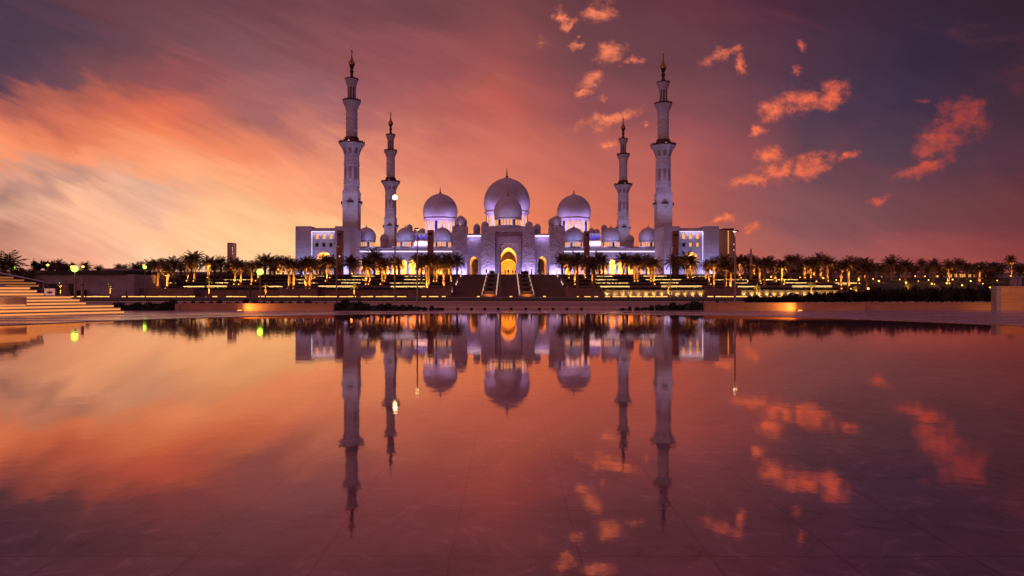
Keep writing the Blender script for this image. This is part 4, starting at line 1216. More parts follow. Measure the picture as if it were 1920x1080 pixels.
# small dark kerb blocks in the middle
for i, px in enumerate((830, 858, 884, 909, 934, 958.5, 986, 1011.5, 1037, 1063, 1090)):
    r = thing('kerb_block', f'small dark square bollard, {ordn(i)} from the left on the far pavement edge', 'bollard', (WX(px, 38.6), 38.6, 0.018), 'dark bollards on the far pavement edge')
    bm = new(); box(bm, -0.075, 0.075, -0.06, 0.06, 0, 0.13); link_mesh('body', bm, 'roofdark', r)
    bm = new(); box(bm, -0.085, 0.085, -0.07, 0.07, 0.13, 0.15); link_mesh('cap', bm, 'dark_metal', r)
bm = new(); box(bm, WX(800, 39.2), WX(1180, 39.2), 39.2, 39.6, -0.1, 0.09)
o = link_mesh('low_kerb', bm, 'paleroad'); tag(o, 'pale low kerb running behind the row of dark bollards', 'kerb')

# ------------------------------------------------------------------ glowing curved steps at left
def pol(r, a): return (-r * math.cos(a), PC + r * math.sin(a))
def ang_for_px(r, px):
    lo, hi = R(5), R(80)
    for _ in range(50):
        m_ = (lo + hi) / 2
        x, y = pol(r, m_)
        if CX + F * x / y < px: lo = m_
        else: hi = m_
    return lo
def arcslab(bm, r0, r1, a0, a1, z0, z1, n=28):
    prev_ = None
    for i in range(n + 1):
        a = a0 + (a1 - a0) * i / n
        p, q = pol(r0, a), pol(r1, a)
        ring = [bm.verts.new((p[0], p[1], z0)), bm.verts.new((q[0], q[1], z0)), bm.verts.new((q[0], q[1], z1)), bm.verts.new((p[0], p[1], z1))]
        if prev_:
            for k in range(4): bm.faces.new((prev_[k], prev_[(k + 1) % 4], ring[(k + 1) % 4], ring[k]))
        else: bm.faces.new(ring)
        prev_ = ring
    bm.faces.new(prev_[::-1])
    return bm
steps = thing('curved_steps', 'broad curved pale stone steps with glowing peach light under each tread', 'steps', (0, 0, 0))
ENDS = [232, 225, 212, 160, 148, 133, 81, 68, 55, 72, 66, 44, 24]
for k, px in enumerate(ENDS):
    r0 = 24.9 + 0.40 * k + (3.2 if k >= 9 else 0)
    a1 = ang_for_px(r0, px)
    z0 = 0.018 + 0.145 * k
    bm = new(); arcslab(bm, r0 + 0.05, r0 + 7 - 0.4 * k, R(4), a1, 0.0 if k == 0 else z0 - 0.0, z0 + 0.105); st_ = link_mesh('step', bm, 'stepstone', steps)
    bm = new(); arcslab(bm, r0, r0 + 7 - 0.4 * k, R(4), a1 + 0.002, z0 + 0.105, z0 + 0.145); link_mesh('tread', bm, 'stepstone', st_)
    bm = new(); arcslab(bm, r0 + 0.008, r0 + 0.030, R(4), a1 + 0.001, z0 + 0.020, z0 + 0.104); link_mesh('light_strip', bm, 'led_step', st_)  # nearly riser-high strip, the lit riser's glow is put into it too
    for q in range(5):
        pass
r3 = 24.9 + 0.40 * 3 - 0.3
bm = new(); a1 = ang_for_px(r3, 50)
arcslab(bm, r3, r3 + 2.2, R(4), a1, 0.44, 0.44 + 0.40)
o = link_mesh('curved_planter_wall', bm, 'stepstone')
bm = new(); arcslab(bm, r3 - 0.05, r3 - 0.01, R(4), a1 - 0.002, 0.45, 0.50); link_mesh('light_strip', bm, 'led_step', o)
aq = R(26)
pq = pol(r3 - 1.0, aq)
area('planter_wash', (pq[0], pq[1], 0.75), (-math.cos(aq), math.sin(aq), -0.05), 4.0, 0.3, 40, (1.0, 0.45, 0.2))
tag(o, 'smooth pale curved planter wall set into the glowing steps', 'planter wall')
# railings
root = thing('glass_balustrade', 'clear glass balustrade with a sloping steel handrail above the glowing steps', 'balustrade', (0, 0, 0))
A_ = (WX(-60, 32.5), 32.5, WZ(500, 32.5)); B_ = (WX(82, 35.2), 35.2, WZ(528.5, 35.2))
A0 = (A_[0], A_[1], 0.9); B0 = (WX(77, 35.2), 35.2, WZ(549, 35.2))
bm = new(); tube(bm, [A_, B_, B0], 0.035, 8); link_mesh('handrail', bm, 'silver', root)
bm = new(); vs = [bm.verts.new(p) for p in (A_, B_, B0, A0)]; bm.faces.new(vs)
e = bmesh.ops.extrude_face_region(bm, geom=bm.faces[:])
for v in [v for v in e['geom'] if isinstance(v, bmesh.types.BMVert)]: v.co.y += 0.015
link_mesh('glass_panel', bm, 'glass', root)
root = thing('railing', 'curved white steel railing running down beside the glowing steps', 'railing', (0, 0, 0))
cv = [(WX(px, dd), dd, WZ(py, dd)) for px, py, dd in ((-30, 527, 33), (0, 534.5, 33.6), (30, 541.5, 34.2), (55, 548.5, 34.8), (75, 552, 35.2), (92, 556.5, 35.6), (101, 560, 35.8))]
bm = new(); tube(bm, cv, 0.045, 8); link_mesh('handrail', bm, 'silver', root)
for p, q in zip(cv, cv[1:]):
    for f in (0.0, 0.5):
        c = Vector(p).lerp(Vector(q), f)
        bm = new(); tube(bm, [c, (c.x, c.y, max(0.2, c.z - 0.55))], 0.022, 6); link_mesh('baluster', bm, 'silver', root)

# standing stone, post and small sign with a crown emblem
def blade(px0, px1, yt, yb_, d, name, label, cat):
    s = d / F
    root_ = thing(name, label, cat, (WX((px0 + px1) / 2, d), d, 0.0))
    return root_
d = 62.0
rt = thing('standing_stone', 'leaning slab of pale standing stone with a pointed top beside the steps', 'stone', (WX(123, d), d, 0))
bm = new(); zt = WZ(523.5, d); hw = 5.8 * d / F
slab(bm, [(-hw, -0.1), (-hw * 0.95, zt * 0.45), (-hw * 0.55, zt * 0.85), (hw * 0.05, zt), (hw * 0.45, zt * 0.88), (hw * 0.8, zt * 0.5), (hw * 1.05, -0.1)], -0.18, 0.22)
bmesh.ops.bevel(bm, geom=bm.edges[:], offset=0.03, segments=1, affect='EDGES')
link_mesh('slab', bm, 'rock', rt)
bm = new(); slab(bm, [(hw * 0.75, -0.1), (hw * 0.95, zt * 0.42), (hw * 1.35, zt * 0.2), (hw * 1.5, -0.1)], -0.1, 0.3); link_mesh('fragment', bm, 'rock', rt)
d = 47.0
rt = thing('signal_post', 'thick dark cylindrical post standing right of the standing stone', 'post', (WX(154.5, d), d, 0.0))
s = d / F
bm = new(); lathe(bm, [(2.6 * s, 0), (2.6 * s, WZ(523, d)), (2.0 * s, WZ(522.4, d))], 14); link_mesh('shaft', bm, 'pole', rt)
bm = new(); lathe(bm, [(2.9 * s, WZ(535, d)), (2.9 * s, WZ(533, d))], 14); link_mesh('collar', bm, 'dark_metal', rt)
bm = new(); lathe(bm, [(3.4 * s, 0), (3.2 * s, 0.12)], 14); link_mesh('foot', bm, 'dark_metal', rt)
d = 72.0; s = d / F
rt = thing('monument_sign', 'white upright sign panel with a dark crown emblem behind the glowing steps', 'sign', (WX(93, d), d, 0.0))
bm = new(); box(bm, -10 * s, 10 * s, 0, 0.25, -0.05, WZ(541, d)); link_mesh('panel', bm, 'silver', rt)
bm = new(); zc_ = WZ(548, d)
slab(bm, [(-3.6 * s, zc_ - 2.2 * s), (-5.4 * s, zc_ + 2.2 * s), (-2.6 * s, zc_ + 0.6 * s), (0, zc_ + 2.8 * s), (2.6 * s, zc_ + 0.6 * s), (5.4 * s, zc_ + 2.2 * s), (3.6 * s, zc_ - 2.2 * s)], -0.03, -0.004); link_mesh('emblem', bm, 'dark_metal', rt)

# ------------------------------------------------------------------ low building at the left and long grey walls
d = 138.0
x0, x1 = WX(30, d), WX(251, d)
rt = thing('low_building', 'long low grey building with a dark flat roof behind the green lamp', 'building', ((x0 + x1) / 2, d, 0))
hw = (x1 - x0) / 2
bm = new(); box(bm, -hw, hw, 0, 14, -0.2, WZ(514.5, d)); link_mesh('wall', bm, 'plaster', rt)
bm = new(); box(bm, -hw - 0.6, hw - 1.6, -0.7, 14.6, WZ(514.5, d), WZ(507, d)); link_mesh('roof', bm, 'roofdark', rt)
bm = new(); box(bm, hw - 9, hw - 3.4, 4, 10, WZ(507, d), WZ(502, d)); link_mesh('roof_cabin', bm, 'plaster', rt)
bm = new(); box(bm, hw - 18, hw - 12, -0.08, -0.01, -0.1, WZ(537.5, d) + 0.6); link_mesh('garage_door', bm, 'roofdark', rt)
d = 192.0
x0, x1 = WX(252, d), WX(492, d)
rt = thing('boundary_wall', 'long violet-grey boundary wall behind the left palms', 'wall', ((x0 + x1) / 2, d, 4.0)); hw = (x1 - x0) / 2
bm = new(); box(bm, -hw, hw, 0, 0.5, -0.5, WZ(511, d) - 4.0); link_mesh('wall_face', bm, 'plaster', rt)
bm = new(); box(bm, -hw, hw, -0.1, 0.6, WZ(511, d) - 4.0, WZ(511, d) - 3.8); link_mesh('coping', bm, 'plaster', rt)
d = 210.0
x0, x1 = WX(1395, d), WX(1925, d)
rt = thing('boundary_wall', 'long violet-grey boundary wall behind the right palms', 'wall', ((x0 + x1) / 2, d, 5.0)); hw = (x1 - x0) / 2
bm = new(); box(bm, -hw, hw, 0, 0.5, -0.8, WZ(513, d) - 5.0); link_mesh('wall_face', bm, 'plaster', rt)
bm = new(); box(bm, -hw, hw, -0.1, 0.6, WZ(513, d) - 5.0, WZ(513, d) - 4.8); link_mesh('coping', bm, 'plaster', rt)
# lit pavilion at far right
d = 196.0
x0, x1 = WX(1780, d), WX(1829, d)
rt = thing('pavilion', 'low distant pavilion with a row of glowing windows at far right', 'pavilion', ((x0 + x1) / 2, d, 5.0)); hw = (x1 - x0) / 2
bm = new(); box(bm, -hw, hw, 0, 5, -0.5, WZ(512.5, d) - 5); link_mesh('wall', bm, 'plaster', rt)
bm = new(); box(bm, -hw - 0.4, hw + 0.4, -0.6, 5.4, WZ(512.5, d) - 5, WZ(511, d) - 5); link_mesh('roof', bm, 'roofdark', rt)
for k in range(9):
    cx = -hw + 2 * hw * (k + 0.5) / 9
    bm = new(); box(bm, cx - 0.3, cx + 0.3, -0.1, -0.02, WZ(519.5, d) - 5, WZ(513.5, d) - 5); link_mesh('window', bm, 'win_warm', rt)
d = 120.0
rt = thing('utility_cabinet', 'pale box cabinet on the grass near the right frame edge', 'cabinet', (WX(1908, d), d, 0.9))
bm = new(); box(bm, -0.72, 0.72, 0, 0.8, -0.9, WZ(520, d) - 0.9); link_mesh('body', bm, 'plaster', rt)
bm = new(); box(bm, -0.78, 0.78, -0.06, 0.86, WZ(520, d) - 0.9, WZ(519, d) - 0.9); link_mesh('lid', bm, 'silver', rt)
bm = new(); box(bm, -0.04, 0.04, -0.02, -0.005, -0.3, WZ(521, d) - 0.9); link_mesh('seam', bm, 'dark_metal', rt)

# ------------------------------------------------------------------ palms
prnd = random.Random(5)
def crown_mesh(name, nf, up, droop, lw, m='palmleaf', lpf=15):
    bm = new()
    for f in range(nf):
        az = f * 2.39996 + prnd.uniform(-.2, .2)
        q = (f + 0.5) / nf
        el = R(86) - (R(86) + R(28) * up) * q ** 0.85 + prnd.uniform(-0.12, 0.12)
        Lf = prnd.uniform(0.85, 1.1) * (0.80 + 0.25 * q)
        p = Vector((0, 0, 0.0)); e = el
        h = Vector((math.cos(az), math.sin(az), 0)); sd = Vector((-math.sin(az), math.cos(az), 0))
        ns = 9
        pts = [p.copy()]
        dirs = []
        for k in range(ns):
            dvec = h * math.cos(e) + Vector((0, 0, 1)) * math.sin(e)
            dirs.append(dvec); p = p + dvec * Lf / ns; pts.append(p.copy())
            e -= droop * (0.4 + 1.4 * k / ns) * (0.35 + 0.65 * math.cos(max(-1.2, min(1.2, el))))  / ns * 2.2
        # rachis
        for k in range(ns):
            w0 = 0.016 * (1 - k / ns) + 0.004; w1 = 0.016 * (1 - (k + 1) / ns) + 0.004
            bm.faces.new([bm.verts.new(x) for x in (pts[k] - sd * w0, pts[k] + sd * w0, pts[k + 1] + sd * w1, pts[k + 1] - sd * w1)])
        for k in range(lpf * 2):
            tt = 0.14 + 0.86 * (k // 2 + prnd.uniform(0, .6)) / lpf
            tt = min(tt, 0.999)
            i0 = int(tt * ns); fr_ = tt * ns - i0
            b0 = pts[i0].lerp(pts[i0 + 1], fr_)
            dv = dirs[i0]
            nrm = sd.cross(dv).normalized()
            sg = 1 if k % 2 else -1
            ll = lw * (0.35 + 0.65 * math.sin(math.pi * min(1, tt * 0.9 + 0.12))) * prnd.uniform(0.8, 1.15)
            tip = b0 + (sd * sg * 0.62 + dv * 0.62 - nrm * 0.0 - Vector((0, 0, 1)) * prnd.uniform(0.15, 0.55)).normalized() * ll
            mid = b0.lerp(tip, 0.4)
            wv = dv * 0.024
            bm.faces.new([bm.verts.new(x) for x in (b0, mid - wv, tip, mid + wv)])
    o = link_mesh(name, bm, m); me = o.data; bpy.data.objects.remove(o)
    return me
CR = [crown_mesh('crown', 44, 0.45, 0.72, 0.22), crown_mesh('crown', 48, 0.65, 0.8, 0.22), crown_mesh('crown', 42, 0.3, 0.65, 0.23), crown_mesh('crown', 46, 0.8, 0.85, 0.22)]
CRY = [crown_mesh('crown', 20, 0.7, 0.6, 0.30, 'younggreen', 9), crown_mesh('crown', 24, 0.4, 0.5, 0.30, 'younggreen', 9)]
def trunk_mesh(r0, r1):
    bm = new()
    prof = []
    n = 16
    for k in range(n):
        z0 = k / n
        r = r0 + (r1 - r0) * z0
        if k == 0: r *= 1.25
        prof += [(r * 0.92, z0), (r * 1.07, z0 + 0.7 / n)]
    prof.append((r1 * 1.35, 1.0)); 
    lathe(bm, prof, 10)
    o = link_mesh('trunk', bm, 'trunk'); me = o.data; bpy.data.objects.remove(o); return me
TR = trunk_mesh(0.27, 0.21)
TRY = trunk_mesh(0.13, 0.11)
bm = new(); lathe(bm, [(0.5, 0), (0.9, 0.35), (0.75, 0.8), (0.35, 1.1)], 9)
_o = link_mesh('boot', bm, 'trunk'); BOOT = _o.data; bpy.data.objects.remove(_o)

def d_for(y):
    if y >= 538: return 146.5
    if y >= 531: return 155
    if y >= 526: return 163
    if y >= 520: return 170.5
    if y >= 515: return 179
    return 188
# (px, top of crown, foot, light 0 none / 1 trunk lit / 2 strongly lit, crown radius px)
PALMS = [
    (222, 491, 506, 0, 11), (255, 486, 530, 0, 20), (282, 480, 530, 0, 19), (297, 477, 538, 1, 22), (310, 479, 524, 0, 20), (314, 496, 541, 2, 15), (326, 474, 532, 0, 22),
    (353, 470, 527, 1, 21), (359, 480, 522, 0, 16), (365, 464, 527, 1, 22), (391.5, 472, 524, 2, 22), (414, 475, 521, 0, 19), (441, 477, 533, 2, 22), (452, 482, 532, 2, 18),
    (472, 483, 532, 1, 17), (484, 481, 530, 1, 17), (497, 468, 520, 0, 24), (507, 476, 515, 0, 18), (522, 473, 519, 1, 19), (530, 477, 516, 1, 17), (542, 476, 541, 2, 22), (551, 480, 538, 2, 19),
    (573, 476, 541, 2, 22), (581, 475, 540, 2, 21), (585, 480, 526, 1, 18), (593, 484, 524, 1, 14), (608, 474, 516, 0, 18), (613.5, 470, 526, 2, 21), (621, 474, 523, 2, 18), (628, 482, 514, 0, 16),
    (656, 473, 514, 0, 21), (662, 478, 514, 0, 15), (686, 474, 533, 2, 21), (693, 480, 531, 1, 18), (702, 461, 519, 0, 22), (712, 474, 518, 1, 18), (717, 480, 533, 1, 18), (723, 476, 529, 1, 18),
    (740.5, 475, 520, 1, 17), (748, 479, 515, 0, 15), (783, 469, 516, 0, 20), (790, 480, 530, 0, 16), (799.5, 474, 540, 2, 19), (804, 468, 540, 2, 22), (814, 478, 527, 1, 17), (819, 472, 526, 1, 18), (832, 482, 541, 2, 19), (838, 467, 520, 0, 21), (845, 480, 527, 1, 17), (857, 470, 514, 0, 20),
    (1054, 468, 514, 0, 21), (1066, 472, 525, 1, 19), (1078, 478, 537, 2, 17), (1083, 466, 540, 0, 23), (1096, 477, 525, 1, 18), (1104, 476, 519, 0, 18), (1111, 482, 537, 2, 16), (1114, 478, 541, 0, 21), (1124, 467, 515, 0, 22), (1131, 478, 519, 0, 16),
    (1169, 466, 519, 2, 22), (1176, 474, 516, 0, 18), (1190, 476, 529, 1, 18), (1195, 470, 528, 1, 20), (1199, 480, 519, 1, 16), (1212, 472, 515, 0, 18), (1220.5, 478, 529, 1, 18), (1226, 476, 532, 2, 20),
    (1262, 470, 514, 0, 21), (1271, 476, 516, 0, 18), (1289, 466, 523, 2, 24), (1295, 474, 525, 2, 20), (1324, 482, 525, 1, 15), (1329, 486, 537, 2, 14), (1338, 475, 538, 1, 22), (1357, 472, 519, 0, 20), (1360, 480, 538, 1, 21), (1370.5, 490, 540, 1, 16),
    (1386, 471, 521, 1, 20), (1397, 471, 524, 0, 20), (1413, 474, 519, 1, 18), (1424, 480, 530, 1, 17), (1434, 476, 533, 0, 20), (1443, 476, 519, 0, 18), (1453, 483, 530, 1, 17), (1465.5, 482, 534, 2, 18), (1481, 471, 520, 0, 18), (1494, 472, 519, 0, 18), (1509, 480, 524, 1, 17), (1520, 476, 524, 1, 19), (1525, 484, 518, 1, 15), (1538, 468, 524, 1, 22), (1551, 474, 527, 1, 19), (1563, 482, 519, 0, 18),
    (1577, 486, 540, 1, 18), (1591, 473, 540, 1, 26), (1609.5, 478, 536, 1, 20), (1621, 476, 524, 1, 20), (1625, 480, 539, 0, 25), (1650, 490, 518, 0, 16),
    (1671, 471, 522, 0, 24), (1698, 480, 524, 0, 19), (1728, 481, 515, 0, 14), (1750, 480, 520, 0, 18), (1778, 482, 532, 1, 18), (1797, 479, 525, 0, 19), (1813, 488, 520, 0, 14), (1835, 488, 532, 1, 17), (1853, 496, 533, 0, 21), (1895, 475, 534, 1, 13),
    (232, 492, 512, 0, 14), (268, 488, 512, 0, 16), (340, 484, 512, 0, 18), (402, 484, 512, 0, 17), (428, 486, 512, 0, 17), (462, 488, 512, 0, 17), (515, 486, 512, 0, 17), (566, 485, 512, 0, 17), (600, 484, 512, 0, 16),
    (1345, 486, 512, 0, 17), (1405, 482, 512, 0, 18), (1420, 486, 512, 0, 17), (1460, 484, 512, 0, 17), (1474, 488, 512, 0, 16), (1502, 486, 512, 0, 17), (1532, 486, 512, 0, 17), (1557, 488, 512, 0, 17), (1584, 486, 512, 0, 17), (1602, 488, 512, 0, 17), (1638, 488, 512, 0, 16), (1660, 492, 512, 0, 15),
    (1685, 490, 512, 0, 16), (1713, 491, 512, 0, 15), (1739, 490, 512, 0, 16), (1765, 491, 512, 0, 16), (1787, 490, 512, 0, 16), (1823, 491, 512, 0, 16), (1845, 492, 514, 0, 16), (1870, 493, 514, 0, 16), (1912, 492, 514, 0, 16),
    (110, 482, 505, 0, 15), (160, 487, 505, 0, 15), (185, 494, 505, 0, 12),
]
SEGN = [(0, 206, 'above the low building roof'), (206, 384, 'right of the low grey building'), (384, 478, 'just left of the green lamp'),
        (478, 560, 'between green lamp and left wing'), (560, 645, 'before the left wing building'), (645, 735, 'between left wing and blazing lamp'),
        (735, 870, 'between blazing lamp and gate tower'), (1040, 1120, 'beside the right gate tower'), (1120, 1240, 'before the right arcade'),
        (1240, 1350, 'before the right wing building'), (1350, 1475, 'under the far lit tower'), (1475, 1570, 'in the middle right grove'),
        (1570, 1660, 'around the broad golden palm'), (1660, 1925, 'in the far right grove')]
LOOK = {0: 'dark unlit', 1: 'amber-lit', 2: 'bright gold-lit'}
PALMS.sort()
seen = {}
for i, (px, top, foot, lit, cr) in enumerate(PALMS):
    far = px < 200
    d = 190.0 if far else d_for(foot)
    d += ((i * 37) % 7 - 3) * 0.35
    x = WX(px, d)
    zg = gz(x, d) - 0.05
    rc = cr * d / F * 1.24
    zt = WZ(top, d)
    zc = zt - rc * 0.86
    h = max(1.2, zc - zg)
    seg = next(s_ for s_ in SEGN if s_[0] <= px < s_[1])
    j = seen.get(seg[2], 0); seen[seg[2]] = j + 1
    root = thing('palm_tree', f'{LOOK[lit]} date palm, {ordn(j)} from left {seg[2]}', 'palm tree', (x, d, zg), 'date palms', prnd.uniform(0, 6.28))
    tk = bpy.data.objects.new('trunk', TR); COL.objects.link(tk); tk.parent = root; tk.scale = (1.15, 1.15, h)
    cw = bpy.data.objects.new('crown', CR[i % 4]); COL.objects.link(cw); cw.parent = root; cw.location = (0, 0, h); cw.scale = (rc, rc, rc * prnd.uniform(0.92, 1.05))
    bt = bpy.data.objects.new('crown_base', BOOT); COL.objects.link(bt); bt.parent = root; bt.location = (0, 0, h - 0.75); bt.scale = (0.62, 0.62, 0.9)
    if lit:
        gx = x + prnd.uniform(-0.35, 0.35)
        u = thing('uplight', f'amber uplight under the {ordn(j)} palm from left {seg[2]}', 'uplight', (gx, d - 0.9, zg + 0.03), 'palm uplights')
        bm = new(); lathe(bm, [(0.10, 0), (0.12, 0.16), (0.10, 0.18)], 8); link_mesh('can', bm, 'dark_metal', u)
        bm = new(); lathe(bm, [(0.13, 0.182), (0.12, 0.28), (0, 0.34)], 8); link_mesh('lens', bm, 'lamp_orange', u)
        spot('uplight_beam', (gx, d - 0.95, zg + 0.34), (x, d, zg + h * (0.55 if lit == 1 else 0.7)), 2000 if lit == 1 else 3200, (1.0, 0.42, 0.06) if lit == 1 else (1.0, 0.47, 0.09), 75, 1.0, 0.06)
        spot('crown_beam', (gx + 0.5, d - 2.0, zg + 0.4), (x, d, zg + h), 1500, (1.0, 0.44, 0.10), 48, 1.0, 0.08)  # extra beam without a fixture, added to brighten the crown
        if px in (391.5, 314, 1465.5, 1591, 1338, 1853, 832): spot('crown_beam', (gx, d - 2.6, zg + 0.3), (x, d, zg + h), 5000, (1.0, 0.45, 0.08), 40, 0.8, 0.06)

# the two big palms near the steps
for (px, top, d, cr, lab) in ((10, 461, 60, 50, 'large dark palm behind the glass balustrade at the left frame edge'), (52, 492, 66, 38, 'large drooping palm right of the tallest one behind the glass balustrade')):
    x = WX(px, d); rc = cr * d / F * 1.1; zc = WZ(top, d) - rc * 0.86
    root = thing('palm_tree', lab, 'palm tree', (x, d, -0.05), 'palms behind the balustrade', 1.3)
    tk = bpy.data.objects.new('trunk', TR); COL.objects.link(tk); tk.parent = root; tk.scale = (0.9, 0.9, zc + .05)
    cw = bpy.data.objects.new('crown', CR[3 if px > 20 else 1]); COL.objects.link(cw); cw.parent = root; cw.location = (0, 0, zc + .05); cw.scale = (rc, rc, rc)
# little spotlit young palms by the kerb
YP = [(114, 529, 556, 'by the standing stone'), (207, 530, 556, 'below the low grey building'), (392, 521, 555, 'below the golden-lit palm'), (498, 531, 556, 'under the green lamp'), (664, 531, 555, 'below the left end of the arcade'),
      (1253, 530, 555, 'beside the slim lamp post right of the stairs'), (1419, 533, 554, 'at the start of the right hedge'), (1521, 529, 554, 'behind the clipped right shrubs'), (1605, 535, 556, 'among the clipped right shrubs'), (1702, 530, 545, 'behind the tall right hedge')]
for i, (px, top, foot, where) in enumerate(YP):
    d = 126.5
    x = WX(px, d); rc = 9.0 * d / F; zg = -0.02; zc = WZ(top, d) - rc * 0.75
    root = thing('young_palm', f'small spotlit yellow-green young palm {where}', 'young palm', (x, d, zg), 'spotlit young palms', i)
    tk = bpy.data.objects.new('trunk', TRY); COL.objects.link(tk); tk.parent = root; tk.scale = (1, 1, zc - zg)
    cw = bpy.data.objects.new('crown', CRY[i % 2]); COL.objects.link(cw); cw.parent = root; cw.location = (0, 0, zc - zg); cw.scale = (rc, rc, rc)
    spot('young_palm_beam', (x, d - 1.3, 0.15), (x, d, 1.7), 1500, (1.0, 0.55, 0.10), 70, 0.8, 0.06)
    u = thing('uplight', f'small amber uplight under the young palm {where}', 'uplight', (x, d - 1.4, zg), 'young palm uplights')
    bm = new(); lathe(bm, [(0.09, 0), (0.10, 0.09)], 8); link_mesh('can', bm, 'dark_metal', u)
    bm = new(); lathe(bm, [(0.08, 0.092), (0, 0.13)], 8); link_mesh('lens', bm, 'lamp_orange', u)

# broad-leaved trees on the skyline
def tree(px, top, wpx, d, label):
    x = WX(px, d); zg = gz(x, d) - 0.1; zt = WZ(top, d); rw = wpx * d / F
    root = thing('tree', label, 'tree', (x, d, zg), 'dark skyline trees')
    h = zt - zg
    bm = new(); tube(bm, [(0, 0, 0), (0.1, 0, h * 0.35), (0.3, 0.1, h * 0.62)], [0.3, 0.22, 0.1], 7)
    tube(bm, [(0.1, 0, h * 0.3), (rw * 0.4, 0, h * 0.6)], [0.16, 0.06], 6); tube(bm, [(0.1, 0, h * 0.32), (-rw * 0.4, 0.2, h * 0.62)], [0.15, 0.06], 6)
    link_mesh('trunk', bm, 'trunk', root)
    bm = new()
    for k in range(7):
        c = Vector((prnd.uniform(-.65, .65) * rw, prnd.uniform(-.5, .5) * rw, h * prnd.uniform(0.55, 0.78)))
        b2 = bmesh.new(); leafclump(b2, 170, rw * 0.45, rw * 0.45, h * 0.24, 0, 0.34, prnd, 0.3)
        bmesh.ops.translate(b2, verts=b2.verts[:], vec=c); me = bpy.data.meshes.new('t'); b2.to_mesh(me); b2.free(); bm.from_mesh(me); bpy.data.meshes.remove(me)
    link_mesh('crown', bm, 'leaf', root)
for px, top, wpx, d, lab in ((72, 486, 14, 188, 'dark round-headed tree, leftmost on the skyline above the low building'), (92, 488, 12, 190, 'dark round-headed tree above the low building, left of the skyline palm'), (122, 489, 15, 192, 'dark round-headed tree above the low building left of the green lamp'),
                             (1660, 496, 16, 235, 'dark bushy tree behind the first palm of the far right grove'), (1690, 500, 14, 235, 'dark bushy tree in the gap of the far right grove'), (1715, 494, 16, 232, 'dark bushy tree left of the small dark palm at far right'), (1765, 494, 18, 230, 'dark bushy tree over the orange lamps at far right'), (1820, 490, 20, 220, 'dark bushy tree above the lit pavilion'),
                             (1850, 489, 24, 214, 'dark bushy tree right of the lit pavilion'), (1880, 489, 24, 212, 'dark bushy tree behind the lone compact palm at far right'), (1912, 490, 24, 210, 'dark bushy tree cut by the right frame edge'),
                             (1485, 500, 12, 215, 'small round dark tree under the paired palms of the right grove'), (1504, 502, 10, 215, 'small round dark tree right of the paired palms in the right grove')):
    tree(px, top, wpx, d, lab)

# ------------------------------------------------------------------ lamps
def lamp_post(px, d, ytop, label, kind, zb=0.0, r=0.075, arm=0.0, power=0.0):
    x = WX(px, d); zt = WZ(ytop, d) - zb
    root = thing('lamp_post', label, 'lamp post', (x, d, zb))
    bm = new(); lathe(bm, [(r * 1.6, 0), (r * 1.6, 0.25), (r, 0.3), (r * 0.8, zt)], 10); link_mesh('pole', bm, 'pole', root)
    bm = new(); lathe(bm, [(r * 3, 0), (r * 3, 0.05)], 10); link_mesh('base_plate', bm, 'pole', root)
    if kind == 'bulb':
        s = d / F
        bm = new(); lathe(bm, [(0, -0.24), (0.17, -0.17), (0.24, 0), (0.17, 0.17), (0, 0.24)], 14); hd = link_mesh('lamp_globe', bm, 'lamp_warm', root, True); hd.location = (0, 0, zt + 0.15)
    if kind == 'green':
        bm = new(); lathe(bm, [(0, -0.31), (0.22, -0.22), (0.32, 0), (0.22, 0.22), (0, 0.31)], 14); hd = link_mesh('lamp_globe', bm, 'lamp_green', root, True); hd.location = (0, -0.1, zt + 0.1)
        bm = new(); lathe(bm, [(0.22, zt + 0.42), (0.05, zt + 0.5)], 12); link_mesh('cap', bm, 'pole', root)
    if kind == 'flat':
        bm = new(); box(bm, -0.11 - arm, 0.11, -0.3, 0.16, zt, zt + 0.05); hd = link_mesh('lamp_head', bm, 'dark_metal', root)
        bm = new()
        for a_, b_2, c_, e_ in ((-0.11 - arm, 0.11, -0.3, -0.285), (-0.11 - arm, 0.11, 0.145, 0.16)): box(bm, a_, b_2, c_, e_, zt - 0.035, zt)
        link_mesh('rim', bm, 'dark_metal', hd)
        bm = new(); box(bm, -0.09 - arm, 0.09, -0.27, 0.03, zt - 0.012, zt - 0.002); link_mesh('lens', bm, 'lamp_warm', hd)
    if kind == 'hook':
        bm = new(); tube(bm, [(0, 0, zt - 0.02), (0.02, 0, zt + 0.12), (0.16, -0.05, zt + 0.2), (0.42, -0.1, zt + 0.16)], [0.06, 0.055, 0.07, 0.1], 8); hd = link_mesh('lamp_head', bm, 'dark_metal', root)
        bm = new(); box(bm, 0.22, 0.46, -0.18, -0.02, zt + 0.045, zt + 0.06); link_mesh('lens', bm, 'lamp_pale', hd)
    if power: point('lamp_light', (x, d - 0.5, zb + zt), power, (1, .7, .4) if kind != 'green' else (.6, 1, .3))
    return root
lamp_post(740.5, 67, 373, 'tall lamp post with a blazing warm globe in front of the distant left minaret', 'bulb')
lamp_post(782.5, 38.5, 430, 'slender dark lamp post with a flat head right of the blazing lamp', 'flat', 0.0, 0.045)
lamp_post(1378, 38.5, 434, 'slender dark lamp post with a flat head in front of the far lit tower', 'flat', 0.36, 0.05, 0.0)
lamp_post(938, 94, 461, 'lamp post with a hooked head standing in front of the glowing portal', 'hook', 0.0, 0.11)
lamp_post(631, 134, 463, 'slim lamp post in front of the left wing building pylon', 'hook', 0.0, 0.13)
lamp_post(1257, 134, 465, 'slim lamp post with a lit head in front of the right wing building', 'hook', 0.0, 0.11)
bm = None
lamp_post(141, 66, 506, 'lamp post with a brilliant green globe above the glowing steps', 'green', 0, 0.13)
lamp_post(488, 70, 512, 'lamp post with a brilliant green globe in front of the left palms', 'green', 0, 0.07)
